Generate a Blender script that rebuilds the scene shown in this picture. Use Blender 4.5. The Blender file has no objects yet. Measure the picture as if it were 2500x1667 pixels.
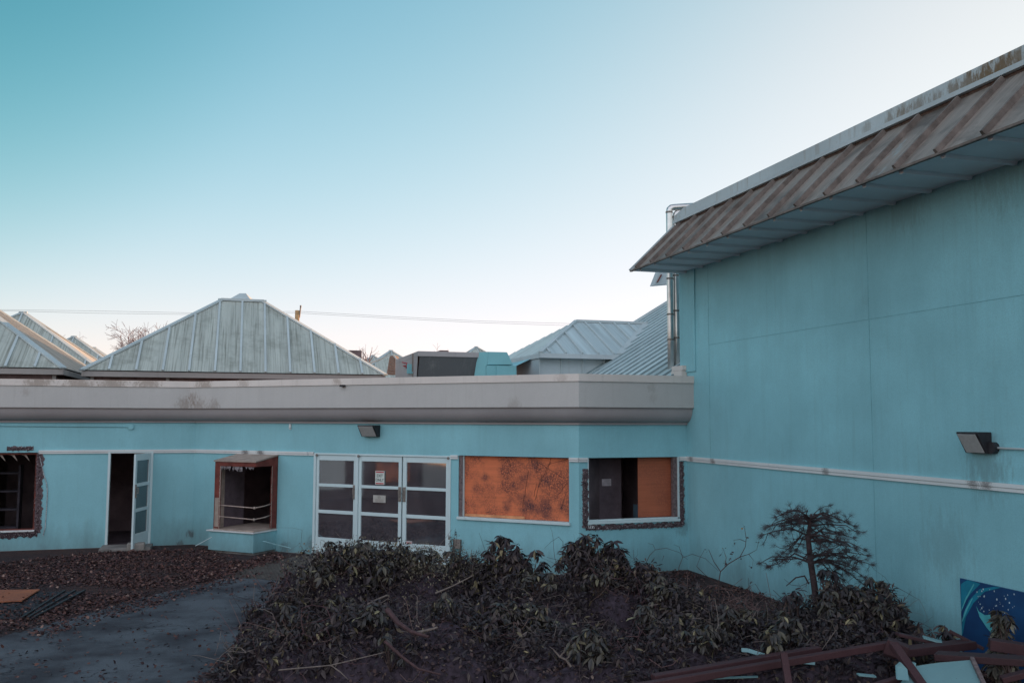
import bpy, math, random
import numpy as np
from mathutils import Vector, Matrix
random.seed(7); rng = np.random.default_rng(7)
R = math.radians
sc = bpy.context.scene
COL = sc.collection
# ---------------------------------------------------------------- camera, world, sun, exposure
CZ = 3.15; FPX = 2243.86; PIT = R(4.8365); ROL = R(0.1668)
cam_d = bpy.data.cameras.new("camera"); cam = bpy.data.objects.new("camera", cam_d); COL.objects.link(cam)
cam_d.sensor_width = 36; cam_d.lens = FPX * 36 / 2500; cam_d.clip_start = .1; cam_d.clip_end = 6000
cam.matrix_world = Matrix.Translation((0, 0, CZ)) @ Matrix.Rotation(R(90) + PIT, 4, 'X') @ Matrix.Rotation(ROL, 4, 'Z')
sc.camera = cam
SKYC = ((7.2, 2.15, .49), (4.7, 1.78, .445), (4.4, 1.88, .475))      # gain, gamma, brightness added behind the viewer, for r g b
SUN_AZ, SUN_EL = R(40), R(10)          # azimuth clockwise from +Y (the view direction)
w = bpy.data.worlds.new("World"); sc.world = w; w.use_nodes = True
nt = w.node_tree; nt.nodes.clear()
out = nt.nodes.new('ShaderNodeOutputWorld'); bg = nt.nodes.new('ShaderNodeBackground')
sky = nt.nodes.new('ShaderNodeTexSky'); sky.sky_type = 'NISHITA'; sky.sun_disc = False
sky.sun_elevation = SUN_EL; sky.sun_rotation = SUN_AZ; sky.altitude = 50
sky.air_density = 1.0; sky.dust_density = .8; sky.ozone_density = 1.5
def wn(k, **a):
    x = nt.nodes.new('ShaderNode' + k)
    for q, z in a.items(): setattr(x, q, z)
    return x
def wm(op, a, b):
    x = wn('Math', operation=op)
    for i, v in ((0, a), (1, b)):
        if isinstance(v, (int, float)): x.inputs[i].default_value = v
        else: nt.links.new(v, x.inputs[i])
    return x.outputs[0]
# colour response of the sky (deeper teal high up, white towards the sun), a vignette-like dark upper left, and fill brightness added behind the viewer
sep = wn('SeparateColor'); comb = wn('CombineColor'); nt.links.new(sky.outputs[0], sep.inputs[0])
tc = wn('TexCoord'); sx = wn('SeparateXYZ'); nt.links.new(tc.outputs['Generated'], sx.inputs[0])
mr = wn('MapRange', interpolation_type='SMOOTHSTEP'); nt.links.new(sx.outputs['Y'], mr.inputs['Value'])
mr.inputs['From Min'].default_value = .25; mr.inputs['From Max'].default_value = -.55; mr.inputs['To Min'].default_value = 0; mr.inputs['To Max'].default_value = 1
mz = wn('MapRange', interpolation_type='SMOOTHSTEP'); nt.links.new(sx.outputs['Z'], mz.inputs['Value'])
mz.inputs['From Min'].default_value = 0; mz.inputs['From Max'].default_value = .4; mz.inputs['To Min'].default_value = .35; mz.inputs['To Max'].default_value = 1.0
dp = wn('VectorMath', operation='DOT_PRODUCT'); nt.links.new(tc.outputs['Generated'], dp.inputs[0]); dp.inputs[1].default_value = Vector((-.62, .62, .50)).normalized()
mk = wn('MapRange', interpolation_type='SMOOTHSTEP'); nt.links.new(dp.outputs['Value'], mk.inputs['Value']); mk.inputs['From Min'].default_value = .86; mk.inputs['From Max'].default_value = 1.0
for i, (gain, gam, back) in enumerate(SKYC):
    v = wm('MULTIPLY', wm('POWER', wm('MULTIPLY', sep.outputs[i], .12), gam), gain / .12)
    v = wm('DIVIDE', v, wm('ADD', 1, wm('MULTIPLY', v, 1 / 3.75)))
    hz = wm('MULTIPLY', wm('EXPONENT', wm('MULTIPLY', wm('MAXIMUM', sx.outputs['Z'], 0), (-8, -3, -3)[i]), 0), (.55, .30, .40)[i] / .24)      # pale haze low on the horizon
    v = wm('ADD', v, wm('MULTIPLY', hz, wm('SUBTRACT', 1, wm('MULTIPLY', mr.outputs[0], .7))))
    v = wm('MULTIPLY', v, wm('SUBTRACT', 1, wm('MULTIPLY', mk.outputs[0], (.46, .20, .24)[i])))
    v = wm('ADD', v, wm('MULTIPLY', wm('MULTIPLY', mr.outputs[0], mz.outputs[0]), back / .12)); nt.links.new(v, comb.inputs[i])
nt.links.new(comb.outputs[0], bg.inputs[0])
nt.links.new(bg.outputs[0], out.inputs[0]); bg.inputs[1].default_value = 0.12
sd = bpy.data.lights.new("sun", 'SUN'); sun = bpy.data.objects.new("sun", sd); COL.objects.link(sun)
sd.energy = 5.0; sd.angle = R(.5); sd.color = (1, .55, .28)
sdir = Vector((math.sin(SUN_AZ) * math.cos(SUN_EL), math.cos(SUN_AZ) * math.cos(SUN_EL), math.sin(SUN_EL)))
sun.rotation_euler = sdir.to_track_quat('Z', 'Y').to_euler()
sc.view_settings.view_transform = 'Standard'; sc.view_settings.look = 'None'
sc.view_settings.exposure = 1.0; sc.view_settings.gamma = 1
# ---------------------------------------------------------------- measuring helpers (photo direction -> real plane)
K = 2500 / 2352
_f = Vector((0, math.cos(PIT), math.sin(PIT))); _u = Vector((0, -math.sin(PIT), math.cos(PIT)))
def ray(px, py):
    X, Y = px * K - 1250, py * K - 833.5; c, s = math.cos(ROL), math.sin(ROL)
    Xr, Yr = X * c + Y * s, -X * s + Y * c
    return (_f * FPX + Vector((1, 0, 0)) * Xr - _u * Yr).normalized()
def proj(P):
    v = Vector(P) - Vector((0, 0, CZ)); d = v.dot(_f); X = FPX * v.x / d; Y = -FPX * v.dot(_u) / d
    c, s = math.cos(ROL), math.sin(ROL)
    return (1250 + X * c - Y * s) / K, (833.5 + X * s + Y * c) / K
def hit(px, py, P, n):
    r = ray(px, py); o = Vector((0, 0, CZ)); return o + r * ((Vector(P) - o).dot(n) / r.dot(n))
def at(px, py, Y): return hit(px, py, (0, Y, 0), Vector((0, 1, 0)))
def atz(px, py, z): return hit(px, py, (0, 0, z), Vector((0, 0, 1)))
V = Vector
A0 = R(16.4); E1 = V((math.cos(A0), math.sin(A0), 0)); E2 = V((-math.sin(A0), math.cos(A0), 0)); UP = V((0, 0, 1))
class Facet:
    def __init__(s, P, Q):
        s.P = V((P[0], P[1], 0)); s.Q = V((Q[0], Q[1], 0)); s.L = (s.Q - s.P).length
        s.e = (s.Q - s.P) / s.L; s.n = s.e.cross(UP)
        if s.n.y > 0: s.n = -s.n
        if s.n.dot(V((0, 0, 0)) - s.P) < 0: s.n = -s.n
    def uz(s, px, py, off=0):
        h = hit(px, py, s.P + s.n * off, s.n); return (h - s.P).dot(s.e), h.z
    def pt(s, u, z, off=0): return s.P + s.e * u + s.n * off + UP * z
# ---------------------------------------------------------------- mesh + object helpers
class MB:
    def __init__(s): s.v = []; s.f = []
    def add(s, vs, fs):
        b = len(s.v); s.v += [tuple(v) for v in vs]; s.f += [tuple(i + b for i in f) for f in fs]; return s
    def poly(s, *p): return s.add(p, [tuple(range(len(p)))])
    def prism(s, poly, d):
        n = len(poly); a = [V(p) for p in poly]; b = [p + V(d) for p in a]
        return s.add(a + b, [tuple(range(n))[::-1], tuple(range(n, 2 * n))] + [(i, (i + 1) % n, n + (i + 1) % n, n + i) for i in range(n)])
    def obox(s, o, ax, ay, az):           # corner + three edge vectors
        o, ax, ay, az = V(o), V(ax), V(ay), V(az)
        return s.prism([o, o + ax, o + ax + ay, o + ay], az)
    def bar(s, a, b, w, h, up=UP):        # rectangular bar from a to b
        a, b = V(a), V(b); d = (b - a).normalized(); r = d.cross(V(up))
        if r.length < 1e-4: r = d.cross(V((1, 0, 0)))
        r.normalize(); q = r.cross(d).normalized()
        c = [a + r * x * w / 2 + q * y * h / 2 for x, y in ((-1, -1), (1, -1), (1, 1), (-1, 1))]
        return s.prism(c, b - a)
    def tube(s, pts, rad, n=6, cap=True):
        pts = [V(p) for p in pts]
        if not isinstance(rad, (list, tuple)): rad = [rad] * len(pts)
        ring = []; q = None
        for i, p in enumerate(pts):
            d = (pts[min(i + 1, len(pts) - 1)] - pts[max(i - 1, 0)])
            if d.length < 1e-9: d = V((0, 0, 1))
            d.normalize()
            if q is None: q = d.cross(V((.3, .1, 1)) if abs(d.z) < .9 else V((1, 0, 0))).normalized()
            else:
                q = q - d * q.dot(d)
                q = q.normalized() if q.length > 1e-6 else d.orthogonal().normalized()
            r = d.cross(q)
            ring.append([p + (q * math.cos(6.2832 * k / n) + r * math.sin(6.2832 * k / n)) * rad[i] for k in range(n)])
        vs = [x for rr in ring for x in rr]
        fs = [(i * n + k, i * n + (k + 1) % n, (i + 1) * n + (k + 1) % n, (i + 1) * n + k) for i in range(len(pts) - 1) for k in range(n)]
        if cap: fs += [tuple(range(n))[::-1], tuple((len(pts) - 1) * n + k for k in range(n))]
        return s.add(vs, fs)
    def np(s, v, f):
        b = len(s.v); s.v += v.tolist(); s.f += (f + b).tolist(); return s
    def build(s, name, m, parent=None, smooth=False, bevel=0):
        L = V((0, 0, 0)); p = parent
        while p is not None: L = L + p.location; p = p.parent
        me = bpy.data.meshes.new(name)
        me.from_pydata([(v[0] - L.x, v[1] - L.y, v[2] - L.z) for v in s.v], [], s.f); me.update()
        me.materials.append(m)
        if smooth:
            for q in me.polygons: q.use_smooth = True
        o = bpy.data.objects.new(name, me); COL.objects.link(o)
        if parent is not None: o.parent = parent
        if bevel:
            md = o.modifiers.new('bevel', 'BEVEL'); md.width = bevel; md.segments = 2; md.limit_method = 'ANGLE'
        return o
def tag(o, label=None, cat=None, group=None, kind=None):
    for k, x in (('label', label), ('category', cat), ('group', group), ('kind', kind)):
        if x: o[k] = x
    return o
def thing(name, label, cat, loc, group=None):
    o = bpy.data.objects.new(name, None); COL.objects.link(o); o.location = loc; o.empty_display_size = .2
    return tag(o, label, cat, group)
# ---------------------------------------------------------------- materials
class NT:
    def __init__(s, name, rough=.7, spec=.3, metal=0):
        s.m = bpy.data.materials.new(name); s.m.use_nodes = True; s.t = s.m.node_tree
        s.b = s.t.nodes['Principled BSDF']; s.b.inputs['Roughness'].default_value = rough
        s.b.inputs['Specular IOR Level'].default_value = spec; s.b.inputs['Metallic'].default_value = metal
        s.g = s.t.nodes.new('ShaderNodeNewGeometry'); s.pos = s.g.outputs['Position']
    def n(s, k, **a):
        x = s.t.nodes.new('ShaderNode' + k)
        for q, z in a.items(): setattr(x, q, z)
        return x
    def l(s, a, b): s.t.links.new(a, b)
    def vec(s, a, b, c):
        cb = s.n('CombineXYZ')
        for i, (d, k) in enumerate((a, b, c)):
            vm = s.n('VectorMath', operation='DOT_PRODUCT'); s.l(s.pos, vm.inputs[0]); vm.inputs[1].default_value = V(d) * k
            s.l(vm.outputs['Value'], cb.inputs[i])
        return cb.outputs[0]
    def noise(s, scale, detail=4, rough=.55, vec=None, dist=0):
        x = s.n('TexNoise'); x.inputs['Scale'].default_value = scale; x.inputs['Detail'].default_value = detail
        x.inputs['Roughness'].default_value = rough; x.inputs['Distortion'].default_value = dist
        s.l(vec if vec is not None else s.pos, x.inputs['Vector']); return x.outputs['Fac']
    def ramp(s, fac, a, b, c0=(0, 0, 0, 1), c1=(1, 1, 1, 1)):
        x = s.n('ValToRGB'); e = x.color_ramp.elements; e[0].position = a; e[1].position = b; e[0].color = c0; e[1].color = c1
        s.l(fac, x.inputs[0]); return x.outputs[0]
    def mix(s, fac, a, b, mode='MIX'):
        x = s.n('Mix'); x.data_type = 'RGBA'; x.blend_type = mode
        for soc, val in ((x.inputs['Factor'], fac), (x.inputs['A'], a), (x.inputs['B'], b)):
            if isinstance(val, (int, float)): soc.default_value = val
            elif isinstance(val, tuple): soc.default_value = val if len(val) == 4 else (*val, 1)
            else: s.l(val, soc)
        return x.outputs['Result']
    def mul(s, a, k):
        x = s.n('Math', operation='MULTIPLY'); s.l(a, x.inputs[0])
        if isinstance(k, (int, float)): x.inputs[1].default_value = k
        else: s.l(k, x.inputs[1])
        return x.outputs[0]
    def col(s, c):
        if isinstance(c, tuple): s.b.inputs['Base Color'].default_value = c if len(c) == 4 else (*c, 1)
        else: s.l(c, s.b.inputs['Base Color'])
    def bump(s, h, strength=.3, dist=.01):
        x = s.n('Bump'); x.inputs['Strength'].default_value = strength; x.inputs['Distance'].default_value = dist
        s.l(h, x.inputs['Height']); s.l(x.outputs[0], s.b.inputs['Normal'])
def paint(name, c, dirt=(.12, .10, .09), amount=.5, streak=.5, rough=.62, var=.12, bump=.25, spec=.3, low_shade=0, grain=0):
    t = NT(name, rough, spec)
    n1 = t.noise(.55, 5); n2 = t.noise(7, 6, .65)
    c0 = tuple(x * (1 - var) for x in c); c1 = tuple(min(1, x * (1 + var)) for x in c)
    base = t.mix(t.ramp(n1, .3, .7), c0, c1)
    base = t.mix(t.mul(t.ramp(n2, .35, .75), .18), base, tuple(x * .82 for x in c))
    vs = t.vec(((1, 0, 0), 9), ((0, 1, 0), 9), ((0, 0, 1), .55))
    st = t.ramp(t.noise(1, 5, .6, vs), .56, .82)
    base = t.mix(t.mul(st, streak * .5), base, dirt)
    sp = t.ramp(t.noise(38, 2, .5), .70, .76)
    base = t.mix(t.mul(sp, amount * .5), base, dirt)
    bl = t.ramp(t.noise(1.6, 8, .72), .60, .80)
    base = t.mix(t.mul(bl, amount * .55), base, dirt)
    if low_shade:  # noisy-edged darkening of the lower walls, vignette shade painted into the colour
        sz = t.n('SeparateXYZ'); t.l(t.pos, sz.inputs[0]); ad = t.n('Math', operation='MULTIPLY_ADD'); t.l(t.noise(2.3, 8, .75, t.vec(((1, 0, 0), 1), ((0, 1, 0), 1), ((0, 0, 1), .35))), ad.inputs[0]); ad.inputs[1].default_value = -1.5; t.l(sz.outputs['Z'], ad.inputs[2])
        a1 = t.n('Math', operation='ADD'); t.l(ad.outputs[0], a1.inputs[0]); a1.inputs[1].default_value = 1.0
        base = t.mix(t.mul(t.ramp(a1.outputs[0], .12, .95, (1, 1, 1, 1), (0, 0, 0, 1)), low_shade), base, (.10, .13, .13))
    if grain:
        base = t.mix(t.mul(t.ramp(t.noise(55, 4, .7), .42, .62), grain), base, tuple(x * .6 for x in c))
        base = t.mix(t.mul(t.ramp(t.noise(1, 6, .7, t.vec(((1, 0, 0), 3.2), ((0, 1, 0), 3.2), ((0, 0, 1), .28))), .5, .75), grain), base, tuple(x * .62 for x in c))
    t.col(base); t.bump(t.noise(120, 3, .6), bump, .004); return t.m
def metal_roof(name, c, across, stain=(.10, .10, .085), amount=.7, freq=3.2, rough=.55, lite=None, big=0):
    t = NT(name, rough, .35)
    a = V(across); s1 = t.noise(1, 6, .7, t.vec((a, freq), ((0, 0, 1), .22), ((1, .3, 0), .05)))
    s2 = t.noise(1, 4, .6, t.vec((a, freq * 6), ((0, 0, 1), .6), ((0, 1, 0), .1)))
    base = t.mix(t.ramp(s1, .35, .68), tuple(x * .8 for x in c), tuple(min(1, x * 1.12) for x in c))
    base = t.mix(t.mul(t.ramp(s2, .48, .75), amount * .7), base, stain)
    base = t.mix(t.mul(t.ramp(t.noise(.8, 8, .72), .5, .78), amount * .6), base, stain)
    if big: base = t.mix(t.mul(t.ramp(t.noise(.75, 8, .7, dist=1.2), .46, .66), big), base, tuple(x * .5 for x in stain))
    if lite: base = t.mix(t.mul(t.ramp(t.noise(1, 6, .7, t.vec((a, 1.4), ((0, 0, 1), .9), ((1, 0, 0), .1))), .62, .7), .75), base, lite)
    base = t.mix(t.mul(t.ramp(t.noise(60, 3, .6), .6, .75), .35), base, tuple(x * .5 for x in c))
    t.col(base); t.bump(t.noise(30, 4), .15, .004); return t.m
def simple(name, c, rough=.7, var=.25, scale=6, spec=.3, metal=0, bump=.3, c2=None, det=6):
    t = NT(name, rough, spec, metal)
    t.col(t.mix(t.ramp(t.noise(scale, det, .65), .35, .7), tuple(x * (1 - var) for x in c), c2 or tuple(min(1, x * (1 + var)) for x in c)))
    if bump: t.bump(t.noise(scale * 6, 4), bump, .006)
    return t.m
def island(name, cols, rough=.6, spec=.3, trans=0):
    t = NT(name, rough, spec); r = t.n('ValToRGB'); r.color_ramp.interpolation = 'LINEAR'; e = r.color_ramp.elements
    e[0].position = cols[0][0]; e[0].color = (*cols[0][1], 1); e[1].position = cols[-1][0]; e[1].color = (*cols[-1][1], 1)
    for p, c in cols[1:-1]: x = e.new(p); x.color = (*c, 1)
    t.l(t.g.outputs['Random Per Island'], r.inputs[0]); t.col(r.outputs[0]); return t.m
def stain(m, spots, col, scale=6, stretch=(1, 1, 1), lo=.36, hi=.56):
    t = m.node_tree; b = t.nodes['Principled BSDF']; src = b.inputs['Base Color'].links[0].from_socket
    N = lambda k, **a: [x := t.nodes.new('ShaderNode' + k), [setattr(x, q, z) for q, z in a.items()]][0]
    g = N('NewGeometry'); vm = N('VectorMath', operation='MULTIPLY'); vm.inputs[1].default_value = stretch; t.links.new(g.outputs['Position'], vm.inputs[0])
    n1 = N('TexNoise'); n1.inputs['Scale'].default_value = scale; n1.inputs['Detail'].default_value = 7; n1.inputs['Roughness'].default_value = .75; t.links.new(vm.outputs[0], n1.inputs['Vector'])
    for (pp, rad, k) in spots:
        ds = N('VectorMath', operation='DISTANCE'); t.links.new(g.outputs['Position'], ds.inputs[0]); ds.inputs[1].default_value = pp
        mr_ = N('MapRange'); mr_.inputs['From Min'].default_value = rad * .15; mr_.inputs['From Max'].default_value = rad; mr_.inputs['To Min'].default_value = 1; mr_.inputs['To Max'].default_value = 0; t.links.new(ds.outputs['Value'], mr_.inputs['Value'])
        ad = N('Math', operation='MULTIPLY_ADD'); t.links.new(mr_.outputs[0], ad.inputs[0]); ad.inputs[1].default_value = .42; t.links.new(n1.outputs['Fac'], ad.inputs[2])
        m2 = N('MapRange', interpolation_type='SMOOTHSTEP'); m2.inputs['From Min'].default_value = .66; m2.inputs['From Max'].default_value = .92; m2.inputs['To Max'].default_value = k; t.links.new(ad.outputs[0], m2.inputs['Value'])
        mx = N('Mix'); mx.data_type = 'RGBA'; mx.inputs['B'].default_value = (*col, 1); t.links.new(m2.outputs[0], mx.inputs['Factor']); t.links.new(src, mx.inputs['A']); src = mx.outputs['Result']
    t.links.new(src, b.inputs['Base Color'])
TEAL = (.255, .53, .59)
M = {}
M['teal'] = paint('teal_paint', TEAL, amount=.22, streak=.22, low_shade=.6, grain=.22, bump=.5)
M['teal2'] = paint('teal_paint_tall_wall', TEAL, amount=.3, streak=.35, var=.16, low_shade=.55, grain=.25, bump=.5)
M['fascia'] = paint('fascia_paint', (.50, .485, .47), dirt=(.20, .16, .13), amount=.28, streak=.35, var=.07, grain=.15)
M['coping'] = paint('coping_paint', (.66, .60, .56), dirt=(.16, .14, .11), amount=.5, streak=.5)
M['cove'] = paint('cove_paint', (.37, .34, .345), amount=.12, streak=.15)
M['trim'] = paint('trim_paint', (.66, .68, .68), dirt=(.10, .08, .07), amount=.55, streak=.1)
M['frame'] = paint('door_frame_paint', (.56, .68, .70), amount=.25, streak=.25, var=.05, rough=.5)
M['conc'] = simple('concrete', (.20, .19, .18), .9, .3, 3)
M['dark'] = simple('dark_interior', (.12, .09, .105), .9, .3, 2)
M['darkwall'] = simple('dark_interior_wall', (.17, .12, .13), .9, .4, 1.2)
M['maroon'] = simple('maroon_wood', (.17, .045, .035), .75, .35, 4)
M['tan'] = simple('tan_board', (.34, .27, .23), .8, .22, 5)
M['black'] = simple('black_metal', (.03, .028, .032), .5, .3, 20)
M['pteal0'] = simple('teal_strip', (.25, .45, .48), .7, .2, 5)
M['jamb'] = simple('weathered_jamb', (.16, .12, .12), .85, .4, 20)
M['steel'] = simple('galvanised_duct', (.62, .60, .58), .32, .12, 5, .5, .85, .1)
M['band'] = simple('duct_band', (.22, .19, .17), .6, .3, 20)
M['roofc'] = metal_roof('centre_roof_metal', (.43, .46, .42), E1, stain=(.13, .135, .11), amount=1.35, freq=3.0)
M['roofl'] = metal_roof('side_roof_metal', (.42, .40, .36), E2, stain=(.14, .15, .14), amount=.6)  # base warmed: some orange sunlight on the slopes put into the colour
M['roofb'] = metal_roof('blue_roof_metal', (.50, .60, .61), E2, stain=(.30, .34, .34), amount=.3, freq=1.0)
M['roofp'] = metal_roof('pavilion_roof_metal', (.44, .53, .55), E1, stain=(.20, .22, .21), amount=.5)
M['wire'] = simple('pale_wire', (.30, .30, .30), .6, .1, 5)
M['ribd'] = simple('shaded_seam_metal', (.22, .29, .31), .6, .2, 5)  # ribs of the big slope, darkened to carry the seam shade in their colour
M['ribm'] = paint('roof_rib_paint', (.44, .50, .51), amount=.4, streak=.2)
M['mans'] = metal_roof('mansard_panel_metal', (.275, .235, .205), E2, stain=(.10, .082, .07), amount=.42, freq=11, big=.7, lite=(.27, .34, .35))
M['manr'] = simple('mansard_rib', (.17, .14, .125), .7, .35, 5)
M['soff'] = paint('soffit_paint', (.68, .70, .74), amount=.15, streak=0)
M['fasc3'] = paint('rusty_roof_edge_paint', (.46, .52, .54), dirt=(.20, .13, .06), amount=1.2, streak=1.4)
M['fasc2'] = paint('roof_edge_paint', (.46, .52, .54), dirt=(.17, .12, .06), amount=.7, streak=.35)
M['woodb'] = simple('brown_batten', (.13, .085, .07), .85, .4, 14)
M['lens'] = simple('lamp_lens', (.42, .41, .40), .35, .12, 25, .5)
M['bark'] = simple('bark', (.085, .055, .05), .9, .4, 20)
M['twig'] = island('pale_twigs', [(0, (.035, .026, .028)), (.7, (.075, .055, .055)), (1, (.22, .18, .16))], .8)
M['fartwig'] = simple('far_bare_twigs', (.30, .20, .19), .9, .3, 2, bump=0)
# glass: real dielectric pane, thin
def glass():
    t = NT('door_glass', .04, .5); t.col(t.mix(t.ramp(t.noise(2.2, 6, .6), .3, .75), (.045, .042, .052, 1), (.105, .098, .115, 1)))
    t.b.inputs['Specular IOR Level'].default_value = 1.0; t.b.inputs['Transmission Weight'].default_value = .35; t.b.inputs['IOR'].default_value = 1.9
    t.bump(t.noise(1.3, 2), .02, .05); return t.m
M['glass'] = glass()
# plywood with mould
def plywood(name, c, amt, spots=()):
    t = NT(name, .75, .25)
    g = t.noise(1, 6, .7, t.vec(((1, .2, 0), 1.5), ((0, 0, 1), 30), ((0, 1, 0), 1)))
    base = t.mix(t.ramp(g, .3, .7), tuple(x * .86 for x in c), tuple(x * 1.1 for x in c))
    m1 = t.noise(1.7, 4, .6); m2 = t.noise(34, 5, .8)
    mm = t.mul(t.ramp(m1, .41, .58), t.ramp(m2, .43, .54))
    base = t.mix(t.mul(mm, amt), base, (.06, .035, .04))
    for (pp, rad, k) in spots:
        ds = t.n('VectorMath', operation='DISTANCE'); t.l(t.pos, ds.inputs[0]); ds.inputs[1].default_value = pp
        ad = t.n('Math', operation='MULTIPLY_ADD'); t.l(t.noise(5, 7, .75), ad.inputs[0]); ad.inputs[1].default_value = rad * 2.2; t.l(ds.outputs['Value'], ad.inputs[2])
        base = t.mix(t.mul(t.mul(t.ramp(ad.outputs[0], rad * 1.15, rad * 1.9, (1, 1, 1, 1), (0, 0, 0, 1)), t.ramp(m2, .31, .50)), k), base, (.055, .035, .045))
    sp = t.ramp(t.noise(16, 6, .8), .62, .68); base = t.mix(t.mul(sp, amt * .55), base, (.10, .045, .04))
    t.col(base); return t.m
M['ply'] = plywood('orange_plywood', (.66, .185, .085), 1.0)
M['ply2'] = plywood('orange_plywood_clean', (.42, .125, .065), .3)
M['ply3'] = plywood('weathered_plywood_sheet', (.34, .12, .06), .5)
M['woodw2'] = simple('added_wing_boards', (.12, .075, .07), .8, .4, 2)
# ---------------------------------------------------------------- plan of the courtyard (metres; z = 0 is the threshold level)
z0 = CZ
F = [(-12.127, 21.774), (-8.072, 23.042), (1.346, 18.499), (3.925, 19.422)]
W = [(-12.255, 22.095), (-8.013, 23.410), (1.371, 18.880), (3.735, 19.726)]
def ext(P, Q, d):
    P, Q = V((*P, 0)), V((*Q, 0)); r = P + (P - Q).normalized() * d; return (r.x, r.y)
F[0] = ext(F[0], F[1], 7); W[0] = ext(W[0], W[1], 7)
ZCAP, ZCB, ZFB, ZSO, ZBE = [z0 + x for x in (.918, .781, .249, -.095, -.777)]
FL, FM, FR = Facet(W[0], W[1]), Facet(W[1], W[2]), Facet(W[2], W[3])
RW = Facet(W[3], (6.2033, 11.232))       # the tall wall, running towards the viewer
def P(i, s, z):                           # ring point: s = 0 on the wall, 1 on the fascia
    a, b = V((*W[i], 0)), V((*F[i], 0)); q = a + (b - a) * s; return V((q.x, q.y, z))
def sweep(prof, n=4):
    m = MB(); vs = [P(i, s, z) for i in range(n) for s, z in prof]; k = len(prof)
    return m.add(vs, [(i * k + j, i * k + j + 1, (i + 1) * k + j + 1, (i + 1) * k + j) for i in range(n - 1) for j in range(k - 1)])
low = thing('low_building', 'long low teal wing with grey fascia across the courtyard, doors and broken windows in it', 'building', (-3, 21, 0))
# ---- wall facets with openings
def rect(fc, x0, y0, x1, y1, z=None):
    a = fc.uz(x0, (y0 + y1) / 2); b = fc.uz(x1, (y0 + y1) / 2)
    zt = fc.uz((x0 + x1) / 2, y0)[1]; zb = fc.uz((x0 + x1) / 2, y1)[1]
    if z: zb, zt = z[0] if z[0] is not None else zb, z[1] if z[1] is not None else zt
    return [a[0], zb, b[0], zt]
ZB = ZBE - .0
h_lw = rect(FL, -60, 1037, 83, 1221, (None, 2.32))
h_ld = rect(FL, 250, 1040, 344, 1250, (.02, ZBE - .06))
h_bay = [0, .48, 0, 2.24]; u1 = FM.uz(492, 1140, .78)[0] + .03; u2, _ = FM.uz(637, 1140); h_bay[0], h_bay[2] = u1, u2
h_dr = rect(FM, 720, 1042, 1034, 1290, (.02, ZBE - .02))
h_bw = rect(FM, 1053, 1048, 1307, 1194, (None, ZBE - .005))
h_rw = rect(FR, 1350, 1052, 1560, 1194, (None, ZBE - .005))
def wall(fc, holes, ztop, thick, mat, u0=0, u1=None, zb=-.3):
    m = MB(); u1 = fc.L if u1 is None else u1
    us = sorted({u0, u1, *[h[0] for h in holes], *[h[2] for h in holes]}); zs = sorted({zb, ztop, *[h[1] for h in holes], *[h[3] for h in holes]})
    us = [u for u in us if u0 <= u <= u1]
    ins = lambda u, z: any(h[0] < u < h[2] and h[1] < z < h[3] for h in holes)
    for a, b in zip(us, us[1:]):
        for c, d in zip(zs, zs[1:]):
            if ins((a + b) / 2, (c + d) / 2): continue
            m.poly(fc.pt(a, c), fc.pt(b, c), fc.pt(b, d), fc.pt(a, d))
            m.poly(fc.pt(a, c, -thick), fc.pt(a, d, -thick), fc.pt(b, d, -thick), fc.pt(b, c, -thick))
    for h in holes:
        q = [(h[0], h[1]), (h[2], h[1]), (h[2], h[3]), (h[0], h[3])]
        for i in range(4):
            a, b = q[i], q[(i + 1) % 4]
            m.poly(fc.pt(*a), fc.pt(*a, -thick), fc.pt(*b, -thick), fc.pt(*b))
    return m.build('wall', mat, low)
wall(FL, [h_lw, h_ld], ZSO + .05, .18, M['teal'])
wall(FM, [h_bay, h_dr, h_bw], ZSO + .05, .18, M['teal'])
wall(FR, [h_rw], ZSO + .05, .18, M['teal'])
# ---- coping, fascia, cove, ledge, belt trim, foundation, roof deck
sweep([(1.06, ZCB - .012), (1.06, ZCAP), (.45, ZCAP + .012), (.45, ZCB)]).build('coping', M['coping'], low)
sweep([(1.0, ZCB - .005), (1.0, ZFB), (.90, ZFB), (.90, ZFB + .04), (.82, ZFB + .04)]).build('fascia', M['fascia'], low)
cv = [(.05 + .77 * math.cos(t), ZFB - (ZFB - ZSO - .03) * math.sin(t)) for t in [i * math.pi / 2 / 12 for i in range(13)]]
sweep([(.82, ZFB + .03)] + cv).build('cove', M['cove'], low, smooth=True)
sweep([(.03, ZSO + .03), (.12, ZSO + .03), (.12, ZSO - .012), (0, ZSO - .012)]).build('ledge_trim', M['cove'], low)
def trimrun(fc, a, b, mat, z=ZBE, h=.085, name='belt_trim', par=None):
    m = MB()
    m.prism([fc.pt(a, z - h, .002), fc.pt(b, z - h, .002), fc.pt(b, z - h, .028), fc.pt(a, z - h, .028)], UP * (h * .45))
    m.prism([fc.pt(a, z - h * .5, .002), fc.pt(b, z - h * .5, .002), fc.pt(b, z - h * .5, .040), fc.pt(a, z - h * .5, .040)], UP * (h * .5))
    return m.build(name, mat, par or low)
trimrun(FL, h_lw[2] + .02, FL.L - .0, M['trim']); trimrun(FM, .0, h_bay[2] + .9, M['trim'])
trimrun(FM, h_bay[2] + .92, h_dr[0] - .01, M['trim']); trimrun(FM, h_dr[2] + .01, h_bw[0] - .01, M['trim'])
trimrun(FM, h_bw[2] + .01, FM.L, M['trim']); trimrun(FR, 0, h_rw[0] - .01, M['trim']); trimrun(FR, h_rw[2] + .01, FR.L - .02, M['trim'])
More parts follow.
